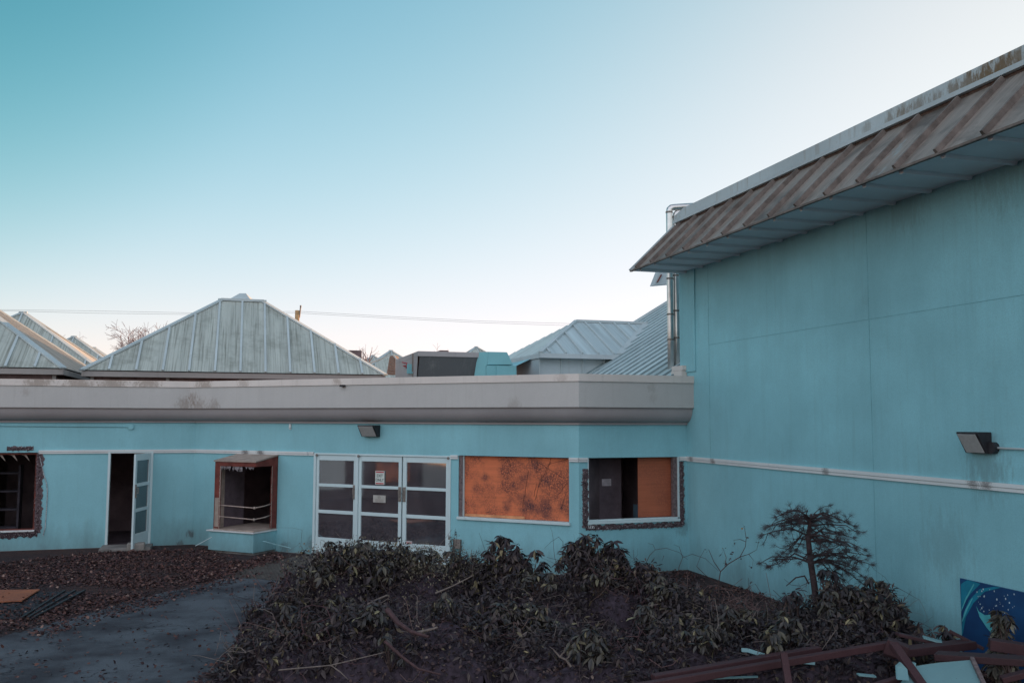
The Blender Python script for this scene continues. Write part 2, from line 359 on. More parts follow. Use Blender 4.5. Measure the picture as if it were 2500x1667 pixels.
for fc, gaps in ((FL, []), (FM, []), (FR, [])):
    MB().prism([fc.pt(0, -.4, -.02), fc.pt(fc.L, -.4, -.02), fc.pt(fc.L, -.4, .012), fc.pt(0, -.4, .012)], UP * .405).build('foundation', M['conc'], low)
back = [V((*W[i], 0)) for i in range(4)] + [V((*W[3], 0)) + E2 * 6, V((*W[0], 0)) + E2 * 9]
inn = [p.copy() for p in back]
inn = [P(i, -.75, 0) for i in range(4)] + [back[4] - E1 * .3 - E2 * .3, back[5] + E1 * .3 - E2 * .3]
MB().prism([p + UP * 3.60 for p in inn], UP * .1).build('roof_deck', M['conc'], low)
MB().prism([p + UP * 2.75 for p in inn], UP * .03).build('ceiling', M['dark'], low)
MB().prism([p + UP * -.02 for p in inn], UP * .035).build('floor', M['dark'], low)
m = MB()
for i in range(3, 6):
    a, b = back[i], back[(i + 1) % 6]; m.poly(a + UP * -.3, b + UP * -.3, b + UP * 3.6, a + UP * 3.6)
m.build('rear_wall', M['darkwall'], low)
for (px, fc, dep) in ((700, FM, 4), (1045, FM, 4), (1316, FM, 3.0)):
    u, _ = fc.uz(px, 1140); a = fc.pt(u, 0, -.2); b = fc.pt(u, 0, -dep); MB().prism([a, b, b + fc.e * .1, a + fc.e * .1], UP * 2.74).build('partition', M['darkwall'], low)
a = FM.pt(h_dr[0] - .4, 0, -3.2); b = FM.pt(h_dr[2] + .3, 0, -3.2); MB().prism([a, b, b - FM.n * .1, a - FM.n * .1], UP * 2.74).build('partition', M['darkwall'], low)
a = FL.pt(h_lw[0], 0, -3.4); b = FL.pt(FL.L - 1, 0, -3.4); MB().prism([a, b, b - FL.n * .1, a - FL.n * .1], UP * 2.74).build('partition', M['darkwall'], low)
# added unseen wing past the left edge: darkens that side, fills door reflections
wa, wb = V((*W[0], 0)), V((-14.5, 0, 0)); MB().prism([wa, wb, wb + V((-.2, 0, 0)), wa + V((-.2, 0, 0))], UP * ZCAP).build('wall', M['woodw2'], low)  # wall of the added wing
wdir = (wb - wa).normalized()
for k, (t0, l_, zz, hh_, mt) in enumerate(((.6, 1.2, .1, 1.9, 'dark'), (2.2, 1.3, .5, .9, 'ply'), (4.0, .3, .1, 2.4, 'trim'), (4.5, 1.6, .4, 1.3, 'coping'), (6.6, .25, .1, 2.4, 'trim'), (7.4, 1.4, .6, .8, 'ply'), (9.4, 2.2, .3, 1.2, 'coping'), (12.2, 1.2, .05, 2.1, 'ply2'))):
    MB().obox(wa + wdir * t0 + UP * zz + V((.003, 0, 0)), wdir * l_, V((.05, 0, 0)), UP * hh_).build('reflection_board', M[mt], low)  # boards made up to show in the door glass
MB().obox(wa + UP * 3.1 + V((.003, 0, 0)), wb - wa, V((.3, 0, 0)), UP * .9).build('fascia', M['fascia'], low)  # fascia of the added wing
a = FM.pt(h_bay[0] - .3, 0, -2.4); b = FM.pt(h_bay[2] + .5, 0, -2.4)
MB().prism([a, b, b - FM.n * .1, a - FM.n * .1], UP * 1.55).build('partition', simple('dark_red_partition', (.26, .06, .06), .9, .4, 2), low)
# ---- windows of the low wing
def ring(fc, h, w, d0, d1, mat, name, par, sides='lrtb'):
    m = MB(); a, b, c, d = h
    bar = lambda p0, p1, q0, q1: m.prism([fc.pt(p0, q0, d0), fc.pt(p1, q0, d0), fc.pt(p1, q1, d0), fc.pt(p0, q1, d0)], fc.n * (d1 - d0))
    if 'l' in sides: bar(a, a + w, b, d)
    if 'r' in sides: bar(c - w, c, b, d)
    if 't' in sides: bar(a + w, c - w, d - w, d)
    if 'b' in sides: bar(a + w, c - w, b, b + w)
    return m.build(name, mat, par)
def crumble(fc, path, wid, seed, par, n=260, name='broken_stucco'):
    # ragged strip of broken plaster and wire lath along a path of (u, z)
    r = random.Random(seed); m = MB(); tot = sum(math.dist(a, b) for a, b in zip(path, path[1:]))
    for a, b in zip(path, path[1:]):
        L = math.dist(a, b); k = max(2, int(L / .014)); du, dz = (b[0] - a[0]) / L, (b[1] - a[1]) / L; nu, nz = -dz, du
        pts = []
        for i in range(k + 1):
            t = i / k * L; w1 = wid * (.55 + .22 * math.sin(t * 13 + seed) * math.sin(t * 29) + r.uniform(-.1, .1)); w2 = wid * (.5 + r.uniform(-.08, .08))
            pts.append((a[0] + du * t + nu * w1, a[1] + dz * t + nz * w1, a[0] + du * t - nu * w2, a[1] + dz * t - nz * w2))
        vs = [fc.pt(p[2 * j], p[2 * j + 1], .006) for p in pts for j in (0, 1)]
        m.add(vs, [(2 * i, 2 * i + 2, 2 * i + 3, 2 * i + 1) for i in range(len(pts) - 1)])
        for i in range(int(3.2 * n * L / tot)):
            t = r.uniform(0, L); o = r.gauss(0, wid * .27); s = r.uniform(.004, .024)
            c = fc.pt(a[0] + du * t + nu * o, a[1] + dz * t + nz * o, r.uniform(.008, .03))
            vs = [c + V((r.uniform(-s, s), r.uniform(-s, s), r.uniform(-s, s))) for _ in range(4)]
            m.add(vs, [(0, 1, 2), (0, 2, 3), (0, 3, 1), (1, 3, 2)])
    return m.build(name, M['crumb'], par)
M['crumb'] = island('broken_stucco', [(0, (.04, .028, .036)), (.6, (.14, .10, .11)), (.85, (.24, .19, .20)), (1, (.42, .38, .38))], .95)
# left broken window
lw = thing('broken_window', 'broken window with no glass and torn stucco edge at far left of teal wing', 'window', FL.pt(h_lw[0], h_lw[1]))
ring(FL, h_lw, .05, -.16, -.06, M['maroon'], 'frame', lw)
MB().prism([FL.pt(h_lw[0], h_lw[1] - .01, -.16), FL.pt(h_lw[2] + .0, h_lw[1] - .01, -.16), FL.pt(h_lw[2], h_lw[1] - .01, .02), FL.pt(h_lw[0], h_lw[1] - .01, .02)], UP * .035).build('sill', M['trim'], lw)
crumble(FL, [(h_lw[2] + .05, h_lw[3]), (h_lw[2] + .07, h_lw[1] - .05), (h_lw[0], h_lw[1] - .12)], .14, 3, lw, 420)
ua, za = FL.uz(16, 1030); ub, zb_ = FL.uz(77, 1030)
crumble(FL, [(ua, za), (ub, za)], .09, 9, lw, 90)
r_ = random.Random(5); m = MB(); pts = []
for (x, y) in ((91, 1048), (95, 1065), (101, 1090), (107, 1110), (109, 1130), (108, 1150), (106, 1180), (104, 1210), (99, 1230)):
    u, z = FL.uz(x, y, .02); pts.append(FL.pt(u, z, .02))
m.tube(pts, .010, 5)
for i in range(70):
    k = r_.randrange(len(pts) - 4); c = pts[k].lerp(pts[k + 1], r_.random()); s = .014
    m.add([c + V([r_.uniform(-s, s) for _ in range(3)]) for _ in range(4)], [(0, 1, 2), (0, 2, 3), (0, 3, 1), (1, 3, 2)])
m.build('torn_bead', simple('torn_corner_bead', (.42, .44, .46), .7, .6, 40), lw)
m = MB()
for i in range(3):
    x = -10 + i * 28; u, z = FL.uz(x, 1040); c = FL.pt(u, h_lw[3] - .05, -.1)
    m.add([c, c + FL.e * .12, c + FL.e * .2 - UP * .16, c + FL.e * .08 - UP * .03], [(0, 1, 2, 3)])
m.build('torn_film', M['tan'], lw)
sh = thing('shelf_unit', 'dim grey shelves standing inside the far left broken window', 'shelf', FL.pt(h_lw[0] + .2, .0, -1.2))
m = MB()
for z in (.4, .85, 1.3, 1.75): m.obox(FL.pt(h_lw[2] - 1.9, z, -1.5), FL.e * 1.3, FL.n * .35, UP * .04)
for u in (h_lw[2] - 1.95, h_lw[2] - .62): m.obox(FL.pt(u, .02, -1.5), FL.e * .05, FL.n * .35, UP * 1.95)
m.build('shelf', simple('grey_shelf', (.07, .06, .075), .8), sh)
# boarded window
def sp_(x, y): u_, z_ = FM.uz(x, y); return FM.pt(u_, z_, -.1)
M['ply'] = plywood('orange_plywood', (.66, .185, .085), .8, [(sp_(1205, 1160), .42, .95), (sp_(1245, 1168), .34, .9), (sp_(1160, 1165), .22, .8), (sp_(1200, 1105), .26, .85), (sp_(1225, 1070), .2, .7), (sp_(1110, 1098), .16, .8), (sp_(1250, 1100), .2, .75), (sp_(1085, 1125), .16, .6), (sp_(1285, 1165), .16, .8), (sp_(1175, 1115), .14, .7)])
bw = thing('boarded_window', 'window boarded with one mouldy orange plywood sheet, right of the glazed doors', 'window', FM.pt(h_bw[0], h_bw[1]))
a, b, c, d = h_bw
MB().prism([FM.pt(a + .09, b + .02, -.10), FM.pt(c - .01, b + .02, -.10), FM.pt(c - .01, d - .01, -.10), FM.pt(a + .09, d - .01, -.10)], FM.n * -.02).build('plywood_board', M['ply'], bw)
MB().prism([FM.pt(a, b, -.15), FM.pt(a + .085, b, -.15), FM.pt(a + .085, d - .005, -.15), FM.pt(a, d - .005, -.15)], FM.n * .13).build('jamb', M['jamb'], bw)
MB().prism([FM.pt(a + .085, b + .02, -.1), FM.pt(a + .10, b + .02, -.1), FM.pt(a + .10, d - .01, -.1), FM.pt(a + .085, d - .01, -.1)], FM.n * .06).build('bead', M['frame'], bw)
MB().prism([FM.pt(a - .02, b - .045, -.1), FM.pt(c + .03, b - .045, -.1), FM.pt(c + .03, b - .045, .045), FM.pt(a - .02, b - .045, .045)], UP * .06).build('sill', M['frame'], bw, bevel=.004)
MB().prism([FM.pt(a + .13, b + .022, -.08), FM.pt(a + 1.55, b + .022, -.08), FM.pt(a + 1.55, b + .08, -.08), FM.pt(a + .13, b + .075, -.08)], FM.n * .02).build('batten', simple('pale_orange_batten', (.62, .27, .13), .7), bw)
m = MB(); r_ = random.Random(12)
for (x0, y0, x1, y1) in ((1165, 1056, 1170, 1080), (1230, 1055, 1228, 1085), (1262, 1052, 1232, 1120), (1232, 1062, 1290, 1098), (1260, 1060, 1250, 1090), (1250, 1068, 1298, 1055), (1300, 1108, 1278, 1135), (1295, 1135, 1285, 1170), (1228, 1110, 1222, 1140), (1210, 1080, 1196, 1165), (1240, 1090, 1225, 1150)):
    u, z = FM.uz(x0, y0); u2_, z2_ = FM.uz(x1, y1); pp = []
    for k in range(7):
        t = k / 6; pp.append(FM.pt(u + (u2_ - u) * t + r_.uniform(-.012, .012), z + (z2_ - z) * t, -.096))
    m.tube(pp, .0035, 4)
m.build('dead_vine', M['bark'], bw)
# right window
rw = thing('broken_window', 'broken window with dark room and half orange board, jagged plaster all round it, in the corner', 'window', FR.pt(h_rw[0], h_rw[1]))
a, b, c, d = h_rw
ring(FR, h_rw, .03, -.12, -.01, M['frame'], 'frame', rw, 'lb')
MB().prism([FR.pt(c - .12, b + .03, -.13), FR.pt(c - .03, b + .03, -.13), FR.pt(c - .03, d, -.13), FR.pt(c - .12, d, -.13)], FR.n * .1).build('jamb', M['jamb'], rw)
MB().prism([FR.pt(c - .028, b + .03, -.1), FR.pt(c - .005, b + .03, -.1), FR.pt(c - .005, d, -.1), FR.pt(c - .028, d, -.1)], FR.n * .12).build('bead', M['frame'], rw)
MB().prism([FR.pt(a - .01, b - .05, -.05), FR.pt(c, b - .05, -.05), FR.pt(c, b - .05, .035), FR.pt(a - .01, b - .05, .035)], UP * .05).build('sill', M['frame'], rw)
ub, _ = FR.uz(1476, 1120); MB().prism([FR.pt(ub, b + .03, -.2), FR.pt(c - .05, b + .03, -.2), FR.pt(c - .05, d - .01, -.2), FR.pt(ub, d - .01, -.2)], FR.n * -.02).build('plywood_board', M['ply2'], rw)
crumble(FR, [(a - .06, d - .22), (a - .06, b - .12)], .12, 21, rw, 260)
crumble(FR, [(a - .05, b - .12), (c + .06, b - .13)], .10, 22, rw, 380)
crumble(FR, [(c + .055, d - .10), (c + .055, b - .15)], .10, 23, rw, 260)
m = MB(); r_ = random.Random(3)
for k in range(5):
    x = FR.pt(a + .01 + k * .03, b - .13, .03); m.tube([x, x + FR.e * r_.uniform(-.05, .12) + UP * r_.uniform(.05, .13)], [.008, .002], 4)
m.build('loose_lath', M['trim'], rw)
pn = MB(); u_, z_ = FR.uz(1394, 1108, -.9)
pn.prism([FR.pt(u_ - .12, z_ - .07, -.9), FR.pt(u_ + .10, z_ - .07, -.9), FR.pt(u_ + .10, z_ + .08, -.9), FR.pt(u_ - .12, z_ + .08, -.9)], FR.n * .004)
tag(pn.build('paper_notice', simple('dim_paper', (.55, .48, .52), .8), None), 'small pale paper notice on the dark wall inside the corner window', 'notice')
MB().prism([FR.pt(u_ - .6, .02, -1.0), FR.pt(u_ + .35, .02, -1.0), FR.pt(u_ + .35, .02, -.91), FR.pt(u_ - .6, .02, -.91)], UP * 2.5).build('inner_wall', M['dark'], low)
u_, z_ = FR.uz(1466, 1165, -.5); m = MB(); m.obox(FR.pt(u_ - .12, z_ - .35, -.5), FR.e * .2, FR.n * .2, UP * .42)
tag(m.build('storage_box', simple('blue_grey_box', (.06, .10, .13), .8)), 'dull blue box standing inside the corner window beside the orange board', 'box')
# ---- bay window left of the doors
OB = .78
bay = thing('bay_window', 'stripped bay window with red-brown posts, no glass and two bent rods across', 'window', FM.pt(h_bay[0], 0))
ua, _ = FM.uz(492, 1140, OB); uc = h_bay[2]
def bx(u0, u1_, z0_, z1_, o0, o1): return MB().prism([FM.pt(u0, z0_, o0), FM.pt(u1_, z0_, o0), FM.pt(u1_, z0_, o1), FM.pt(u0, z0_, o1)], UP * (z1_ - z0_))
zs, zt = .62, 2.16
bx(ua - .12, uc + .0, .06, .50, .004, OB + .02).build('base', M['teal'], bay)
bx(ua - .08, uc - .04, -.3, .058, .004, OB - .03).build('plinth', M['conc'], bay)
bx(ua - .16, uc + .02, .50, .525, .004, OB + .06).build('sill_flashing', M['trim'], bay)
bx(ua, uc - .02, .527, .56, -.6, OB).build('sill', M['tan'], bay)
m = MB(); m.prism([FM.pt(ua - .02, 2.26, .004), FM.pt(uc + .01, 2.26, .004), FM.pt(uc + .01, 2.13, OB + .03), FM.pt(ua - .02, 2.13, OB + .03)], UP * .03)
m.build('top_board', M['tan'], bay)
m = MB()
for (u0, u1_, o0, o1) in ((ua, uc, OB - .06, OB), (uc - .06, uc, .01, OB - .062)):
    m.prism([FM.pt(u0, 2.03, o0), FM.pt(u1_, 2.03, o0), FM.pt(u1_, 2.03, o1), FM.pt(u0, 2.03, o1)], UP * .095)
m.prism([FM.pt(uc - .055, 2.128, .01), FM.pt(uc - .005, 2.128, .01), FM.pt(uc - .005, 2.128, OB - .07), FM.pt(uc - .055, 2.128, OB - .07)], UP * .01)
m.poly(FM.pt(uc - .003, 2.12, .01), FM.pt(uc - .003, 2.12, OB), FM.pt(uc - .003, 2.255, .01))
m.build('header', M['maroon'], bay)
bx(uc - .05, uc, .562, 2.028, .01, .19).build('post', M['maroon'], bay)
bx(ua, ua + .16, .562, 2.028, OB - .05, OB).build('post', M['maroon'], bay)
r_ = random.Random(41)
for (uu, o0, sx_) in ((uc - .012, .205, 0), (ua + .175, OB - .004, 1)):
    m = MB(); L_ = []; R_ = []
    for k in range(60):
        z = .565 + k * 1.46 / 59; a_, b_ = r_.uniform(.004, .014), r_.uniform(.004, .014) * (2.4 if r_.random() < .12 else 1)
        if sx_: L_.append(FM.pt(uu - b_, z, o0 + .008)); R_.append(FM.pt(uu + a_, z, o0 + .004))
        else: L_.append(FM.pt(uu + .014, z, o0 - a_)); R_.append(FM.pt(uu + .014, z, o0 + b_))
    m.add(L_ + R_, [(k, k + 1, 61 + k, 60 + k) for k in range(59)]); m.build('torn_edge', M['tan'], bay)
bx(ua, ua + .04, .562, 2.028, OB - .30, OB - .052).build('side_panel', M['tan'], bay)
bx(ua, ua + .04, .562, 2.028, -.2, OB - .301).build('side_panel', M['dark'], bay)
bx(ua + .03, ua + .15, .60, 1.28, OB + .001, OB + .006).build('patch', M['tan'], bay)
for z in (1.08, .815):
    m = MB(); pts = [FM.pt(ua + .05, z + .03, OB - .02), FM.pt((ua + uc) / 2, z + .015, OB - .03), FM.pt(uc - .05, z, OB - .04), FM.pt(uc - .04, z + .02, .4), FM.pt(uc - .04, z + .05, .19)]
    m.tube(pts, .013, 8); m.tube([pts[2] + UP * -.03, pts[2] + UP * .03], .022, 8); m.build('rod', simple('rod_steel', (.40, .31, .27), .6), bay, smooth=True)
m = MB(); r_ = random.Random(8)
for k in range(14):
    if k % 5 == 4: continue
    t = r_.random(); c = FM.pt(ua + .15 + (uc - ua - .2) * k / 14, 2.03, OB - .03); l = r_.uniform(.05, .16)
    w1 = r_.uniform(.05, .16); m.add([c, c + FM.e * w1, c + FM.e * (w1 + r_.uniform(-.05, .06)) - UP * l * r_.uniform(.3, 1) + FM.n * .04, c + FM.e * w1 * r_.uniform(.2, .7) - UP * l, c + FM.e * r_.uniform(-.03, .03) - UP * l * r_.uniform(.1, .6)], [(0, 1, 2, 3), (0, 3, 4)])
m.build('torn_film', simple('torn_film', (.24, .21, .22), .6, .5, 14), bay)
for k, (x0, y0, x1, y1, l) in enumerate(((449, 1253, 486, 1233, 'thin white trim strip leaning on ground left of the bay window'), (604, 1242, 668, 1258, 'thin teal trim strip hanging off the bay window base'))):
    p0 = at(x0, y0, 21.6 - k * .3); p1 = at(x1, y1, 21.5 - k * .3)
    tag(MB().bar(p0, p1, .022, .012).build('trim_strip', M['frame' if k == 0 else 'pteal0']), l, 'trim strip')
# ---- glazed doors (crop grid measured on the photo, source pixels / K)
s_ = lambda x: x / K
dr_top = h_dr[3]; DZ = [FM.uz(s_(776), s_(y))[1] for y in (1122.6, 1179.5, 1186.5, 1243.5, 1251.5, 1310.5)]
def door_leaf(par, org, ex, nx, wid, zb, zt_, rows, st_l, st_r, handle_side, name='door'):
    """leaf in plane through org, along ex; nx = outward"""
    pt = lambda u, z, o: org + ex * u + UP * z + nx * o
    m = MB(); bx_ = lambda u0, u1_, za_, zb2, o0=-.045, o1=0: m.prism([pt(u0, za_, o0), pt(u1_, za_, o0), pt(u1_, za_, o1), pt(u0, za_, o1)], UP * (zb2 - za_))
    bx_(0, st_l, zb, zt_); bx_(wid - st_r, wid, zb, zt_)
    bx_(st_l, wid - st_r, rows[0], zt_, -.043, -.002); bx_(st_l, wid - st_r, rows[2], rows[1], -.043, -.002); bx_(st_l, wid - st_r, rows[4], rows[3], -.043, -.002); bx_(st_l, wid - st_r, zb, rows[5], -.043, -.002)
    d = m.build(name, M['frame'], par, bevel=.004)
    for a_, b_ in ((rows[1], rows[0]), (rows[3], rows[2]), (rows[5], rows[4])):
        MB().prism([pt(st_l + .001, a_, -.03), pt(wid - st_r - .001, a_, -.03), pt(wid - st_r - .001, a_, -.022), pt(st_l + .001, a_, -.022)], UP * (b_ - a_)).build('pane', M['glass'], d)
    if handle_side is not None:
        u = handle_side; zc = rows[2] - .12
        h = MB(); h.prism([pt(u - .035, zc - .14, .001), pt(u + .035, zc - .14, .001), pt(u + .035, zc - .14, .012), pt(u - .035, zc - .14, .012)], UP * .32)
        h.tube([pt(u, zc + .1, .012), pt(u, zc + .1, .06), pt(u, zc - .03, .06), pt(u, zc - .03, .012)], .011, 6)
        h.prism([pt(u - .022, zc - .13, .012), pt(u + .022, zc - .13, .012), pt(u + .022, zc - .13, .03), pt(u - .022, zc - .13, .03)], UP * .05)
        h.build('handle', M['band'], d)
    return d
U = lambda x: FM.uz(s_(x), 1150)[0]
gd = thing('glazed_doors', 'row of three pale framed glass doors under the wall lamp, exit sign on the middle one', 'doors', FM.pt((h_dr[0] + h_dr[2]) / 2, 0))
m = MB(); bb = lambda u0, u1_, za_, zb2, o0, o1: m.prism([FM.pt(u0, za_, o0), FM.pt(u1_, za_, o0), FM.pt(u1_, za_, o1), FM.pt(u0, za_, o1)], UP * (zb2 - za_))
ux = [U(x) for x in (765, 770.5, 866.8, 874, 979, 982, 1095.8, 1100.5)]
bb(ux[0], ux[1], .02, dr_top, -.1, .02); bb(ux[2], ux[3], .02, dr_top, -.1, .015); bb(ux[6], ux[7], .02, dr_top, -.1, .02)
bb(ux[1], ux[2], dr_top - .04, dr_top, -.1, .012); bb(ux[3], ux[6], dr_top - .04, dr_top, -.1, .012); bb(ux[1], ux[2], .02, .05, -.1, .03); bb(ux[3], ux[6], .02, .05, -.1, .03)
m.build('frame', M['frame'], gd, bevel=.003)
org = FM.pt(0, 0, -.01)
for (ua_, ub_, g0, g1, hs) in ((ux[1] + .004, ux[2] - .004, U(776.2), U(861.6), 'r'), (ux[3] + .004, ux[4], U(880.3), U(971.5), 'r'), (ux[5], ux[6] - .004, U(990.8), U(1087.6), 'l')):
    wd = ub_ - ua_
    door_leaf(gd, org + FM.e * ua_, FM.e, FM.n, wd, .055, dr_top - .045, DZ, g0 - ua_, ub_ - g1, wd - (ub_ - g1) / 2 if hs == 'r' else (g0 - ua_) / 2)
for x in (771, 873, 1093):
    m = MB(); u = U(x); p = FM.pt(u + .02, dr_top - .05, .02); m.tube([p, p + FM.n * .02], .03, 8); m.build('closer', M['band'], gd)
def sign(fc, px0, py0, px1, py1, off, name, label, cat, c, paint_fn):
    a_ = fc.uz(px0, py0); b_ = fc.uz(px1, py1); u0, u1_, zt_, zb2 = a_[0], b_[0], a_[1], b_[1]
    root = thing(name, label, cat, fc.pt((u0 + u1_) / 2, zb2, off))
    MB().prism([fc.pt(u0, zb2, off), fc.pt(u1_, zb2, off), fc.pt(u1_, zt_, off), fc.pt(u0, zt_, off)], fc.n * .004).build('panel', simple(name + '_face', c, .6, .06, 5), root)
    paint_fn(root, u0, u1_, zb2, zt_); return root
def text(fc, root, s, uc_, zc, size, off, c, name='lettering', sx=1.0):
    cu = bpy.data.curves.new('t', 'FONT'); cu.body = s; cu.size = size; cu.align_x = 'CENTER'; cu.align_y = 'CENTER'; cu.offset = size * .012
    ob = bpy.data.objects.new('t', cu); COL.objects.link(ob); bpy.context.view_layer.update()
    me = bpy.data.meshes.new_from_object(ob.evaluated_get(bpy.context.evaluated_depsgraph_get())); bpy.data.objects.remove(ob)
    mb = MB(); mb.add([fc.pt(uc_ + v.co.x * sx, zc + v.co.y, off) for v in me.vertices], [tuple(p.vertices) for p in me.polygons])
    return mb.build(name, c, root)
dkgreen = simple('sign_green', (.015, .06, .05), .6, .1); redp = simple('sign_red', (.45, .03, .05), .6, .15)
def exit_sign(root, u0, u1_, zb2, zt_):
    o = -.01 + .012; w_ = u1_ - u0; h_ = zt_ - zb2
    for z in (zb2 + h_ * .04, zt_ - h_ * .13):
        MB().prism([FM.pt(u0 + w_ * .06, z, o), FM.pt(u1_ - w_ * .06, z, o), FM.pt(u1_ - w_ * .06, z + h_ * .09, o), FM.pt(u0 + w_ * .06, z + h_ * .09, o)], FM.n * .001).build('red_band', redp, root)
    text(FM, root, 'EXIT', (u0 + u1_) / 2, zb2 + h_ * .64, h_ * .31, o + .002, dkgreen, sx=.85)
    text(FM, root, 'ONLY', (u0 + u1_) / 2, zb2 + h_ * .33, h_ * .31, o + .002, dkgreen, sx=.85)
sign(FM, s_(916.5), s_(1148.8), s_(938), s_(1183), -.01 + .006, 'exit_sign', 'small white sign reading EXIT ONLY with red bands on the middle glass door', 'sign', (.62, .66, .62), exit_sign)
def notice(root, u0, u1_, zb2, zt_):
    o = .002; w_ = u1_ - u0; h_ = zt_ - zb2; m = MB(); cu_, cz = (u0 + u1_) / 2, zt_ - h_ * .28
    m.tube([FM.pt(cu_ + .032 * math.cos(t * .524), cz + .032 * math.sin(t * .524), o) for t in range(13)], .004, 4)
    m.tube([FM.pt(cu_ - .022, cz - .016, o), FM.pt(cu_, cz + .014, o), FM.pt(cu_ + .022, cz - .016, o)], .004, 4)
    for k in range(4):
        ww = w_ * (.34 - .03 * (k % 2)); z = zb2 + h_ * (.42 - .1 * k)
        m.prism([FM.pt(cu_ - ww, z, o - .001), FM.pt(cu_ + ww, z, o - .001), FM.pt(cu_ + ww, z + .005, o - .001), FM.pt(cu_ - ww, z + .005, o - .001)], FM.n * .001)
    m.build('print', M['band'], root)
sign(FM, s_(911), s_(1207.8), s_(941), s_(1227), -.01 + .006, 'notice', 'small grey notice with round emblem below the exit sign on the middle door', 'notice', (.42, .40, .37), notice)
def sticker(root, u0, u1_, zb2, zt_):
    o = .001; m = MB(); w_ = u1_ - u0; h_ = zt_ - zb2; r_ = random.Random(4)
    m.tube([FM.pt(u0 + w_ * (.1 + .8 * k / 9), zb2 + h_ * (.4 + .2 * (k % 2)), o) for k in range(10)], .009, 4); m.build('print', redp, root)
sign(FM, s_(991.6), s_(1319.8), s_(1005.5), s_(1328.5), -.01 + .006, 'sticker', 'small white sticker with red scrawl low on the right hand glass door', 'sticker', (.55, .50, .50), sticker)
# ---- open side door
sdoor = thing('side_door', 'pale side door standing open outward onto a dark room, left of the bay window', 'door', FL.pt(h_ld[2], 0))
ring(FL, [h_ld[0] - .05, .02, h_ld[2] + .05, h_ld[3] + .05], .055, -.12, .035, M['frame'], 'frame', sdoor, 'lrt')
MB().obox(FL.pt(h_ld[0], -.02, -.12), FL.e * (h_ld[2] - h_ld[0]), FL.n * .16, UP * .05).build('threshold', M['frame'], sdoor)
hg = FL.pt(h_ld[2] - .0, 0, .04); ang = V((.00, -1, 0)); ang.normalize()
hh = h_ld[3] - .02; rows = [hh - .16, hh - .70, hh - .78, hh - 1.30, hh - 1.38, hh - 1.90]
door_leaf(sdoor, hg, ang, V((1, 0, 0)), .93, .05, hh, rows, .10, .10, .88, 'leaf')
st = FL.pt(h_ld[0] - .1, -.05, .02); tag(MB().obox(st, FL.e * 1.15, FL.n * .75, UP * .12).build('doorstep', M['conc'], None, bevel=.02), 'low worn concrete slab step in front of the open side door', 'step')
tag(MB().obox(FL.pt(h_ld[2] - .42, -.02, .55), FL.e * .4, FL.n * .28, UP * .2).build('concrete_block', simple('pale_concrete', (.26, .24, .22), .9), None, bevel=.03), 'rough concrete block on the ground under the open side door leaf', 'block')
# ---- lamps, conduits and small fittings
def wall_lamp(fc, px, py, w_, h_, label, mounted='plain'):
    u, z = fc.uz(px, py); root = thing('wall_lamp', label, 'lamp', fc.pt(u, z, 0), 'wedge wall lamps')
    d = .26 * w_ / .42
    L_, R_, T_, B_ = u - w_ / 2, u + w_ / 2, z + h_ / 2, z - h_ / 2
    prof = [(0, B_), (.10 * d / .26, B_), (d, T_ - .02), (d, T_), (0, T_)]
    m = MB(); m.prism([fc.pt(L_, zz, .004 + o) for o, zz in prof], fc.e * w_); m.build('housing', M['black'], root, bevel=.008)
    a_ = [(.10 * d / .26, B_ + .015), (d, T_ - .025)]; m = MB()
    q = V((0, 0, 0)); sl = fc.n * (a_[1][1] - a_[0][1]) - UP * (a_[1][0] - a_[0][0]); sl.normalize()
    c = [fc.pt(L_ + .03, a_[0][1], .004 + a_[0][0]), fc.pt(R_ - .03, a_[0][1], .004 + a_[0][0]), fc.pt(R_ - .03, a_[1][1], .004 + a_[1][0]), fc.pt(L_ + .03, a_[1][1], .004 + a_[1][0])]
    m.prism([x + sl * .006 for x in c], sl * .008); m.build('lens', M['lens'], root)
    return root, u, z
wall_lamp(FM, 855, 989, .44, .26, 'black wedge wall lamp above the row of glass doors')
rl, u, z = wall_lamp(RW, 2254, 1016, .36, .27, 'black wedge wall lamp on tall teal wall at right, conduit beside it')
m = MB(); m.tube([RW.pt(u + .225, z - .06, .0), RW.pt(u + .225, z - .06, .07)], .075, 10); m.build('junction_box', M['black'], rl)
m = MB(); m.tube([RW.pt(u + .28, z - .06, .03), RW.pt(u + 2.6, z - .07, .03)], .014, 8)
tag(m.build('conduit', M['trim'], smooth=True), 'thin grey conduit running right from the lamp on the tall wall', 'conduit')
u0, z_ = FL.uz(-80, 977); u1_, z1_ = FL.uz(298, 980); m = MB(); m.tube([FL.pt(u0, z_, .02), FL.pt(u1_, z1_, .02)], .011, 6)
cnd = m.build('conduit', M['teal']); tag(cnd, 'thin teal conduit along the top of the left wall with a round cap', 'conduit')
m = MB(); m.tube([FL.pt(u1_ + .03, z1_, .0), FL.pt(u1_ + .03, z1_, .05)], .065, 14); m.build('round_cap', M['teal'], cnd)
u, z = FM.uz(668, 979); m = MB(); m.obox(FM.pt(u - .03, z - .07, .0), FM.e * .05, FM.n * .03, UP * .13); m.tube([FM.pt(u, z - .03, .03), FM.pt(u, z - .03, .06)], .015, 6)
tag(m.build('wall_bracket', M['trim']), 'tiny bracket left high on the wall between bay window and lamp', 'bracket')
ff = Facet(F[1], F[2]); u, z = ff.uz(790, 886); m = MB(); m.obox(ff.pt(u - .05, z - .022, .0), ff.e * .10, ff.n * .10, UP * .045)
tag(m.build('vent_stub', M['black']), 'small black stub sticking out of the grey fascia', 'stub')
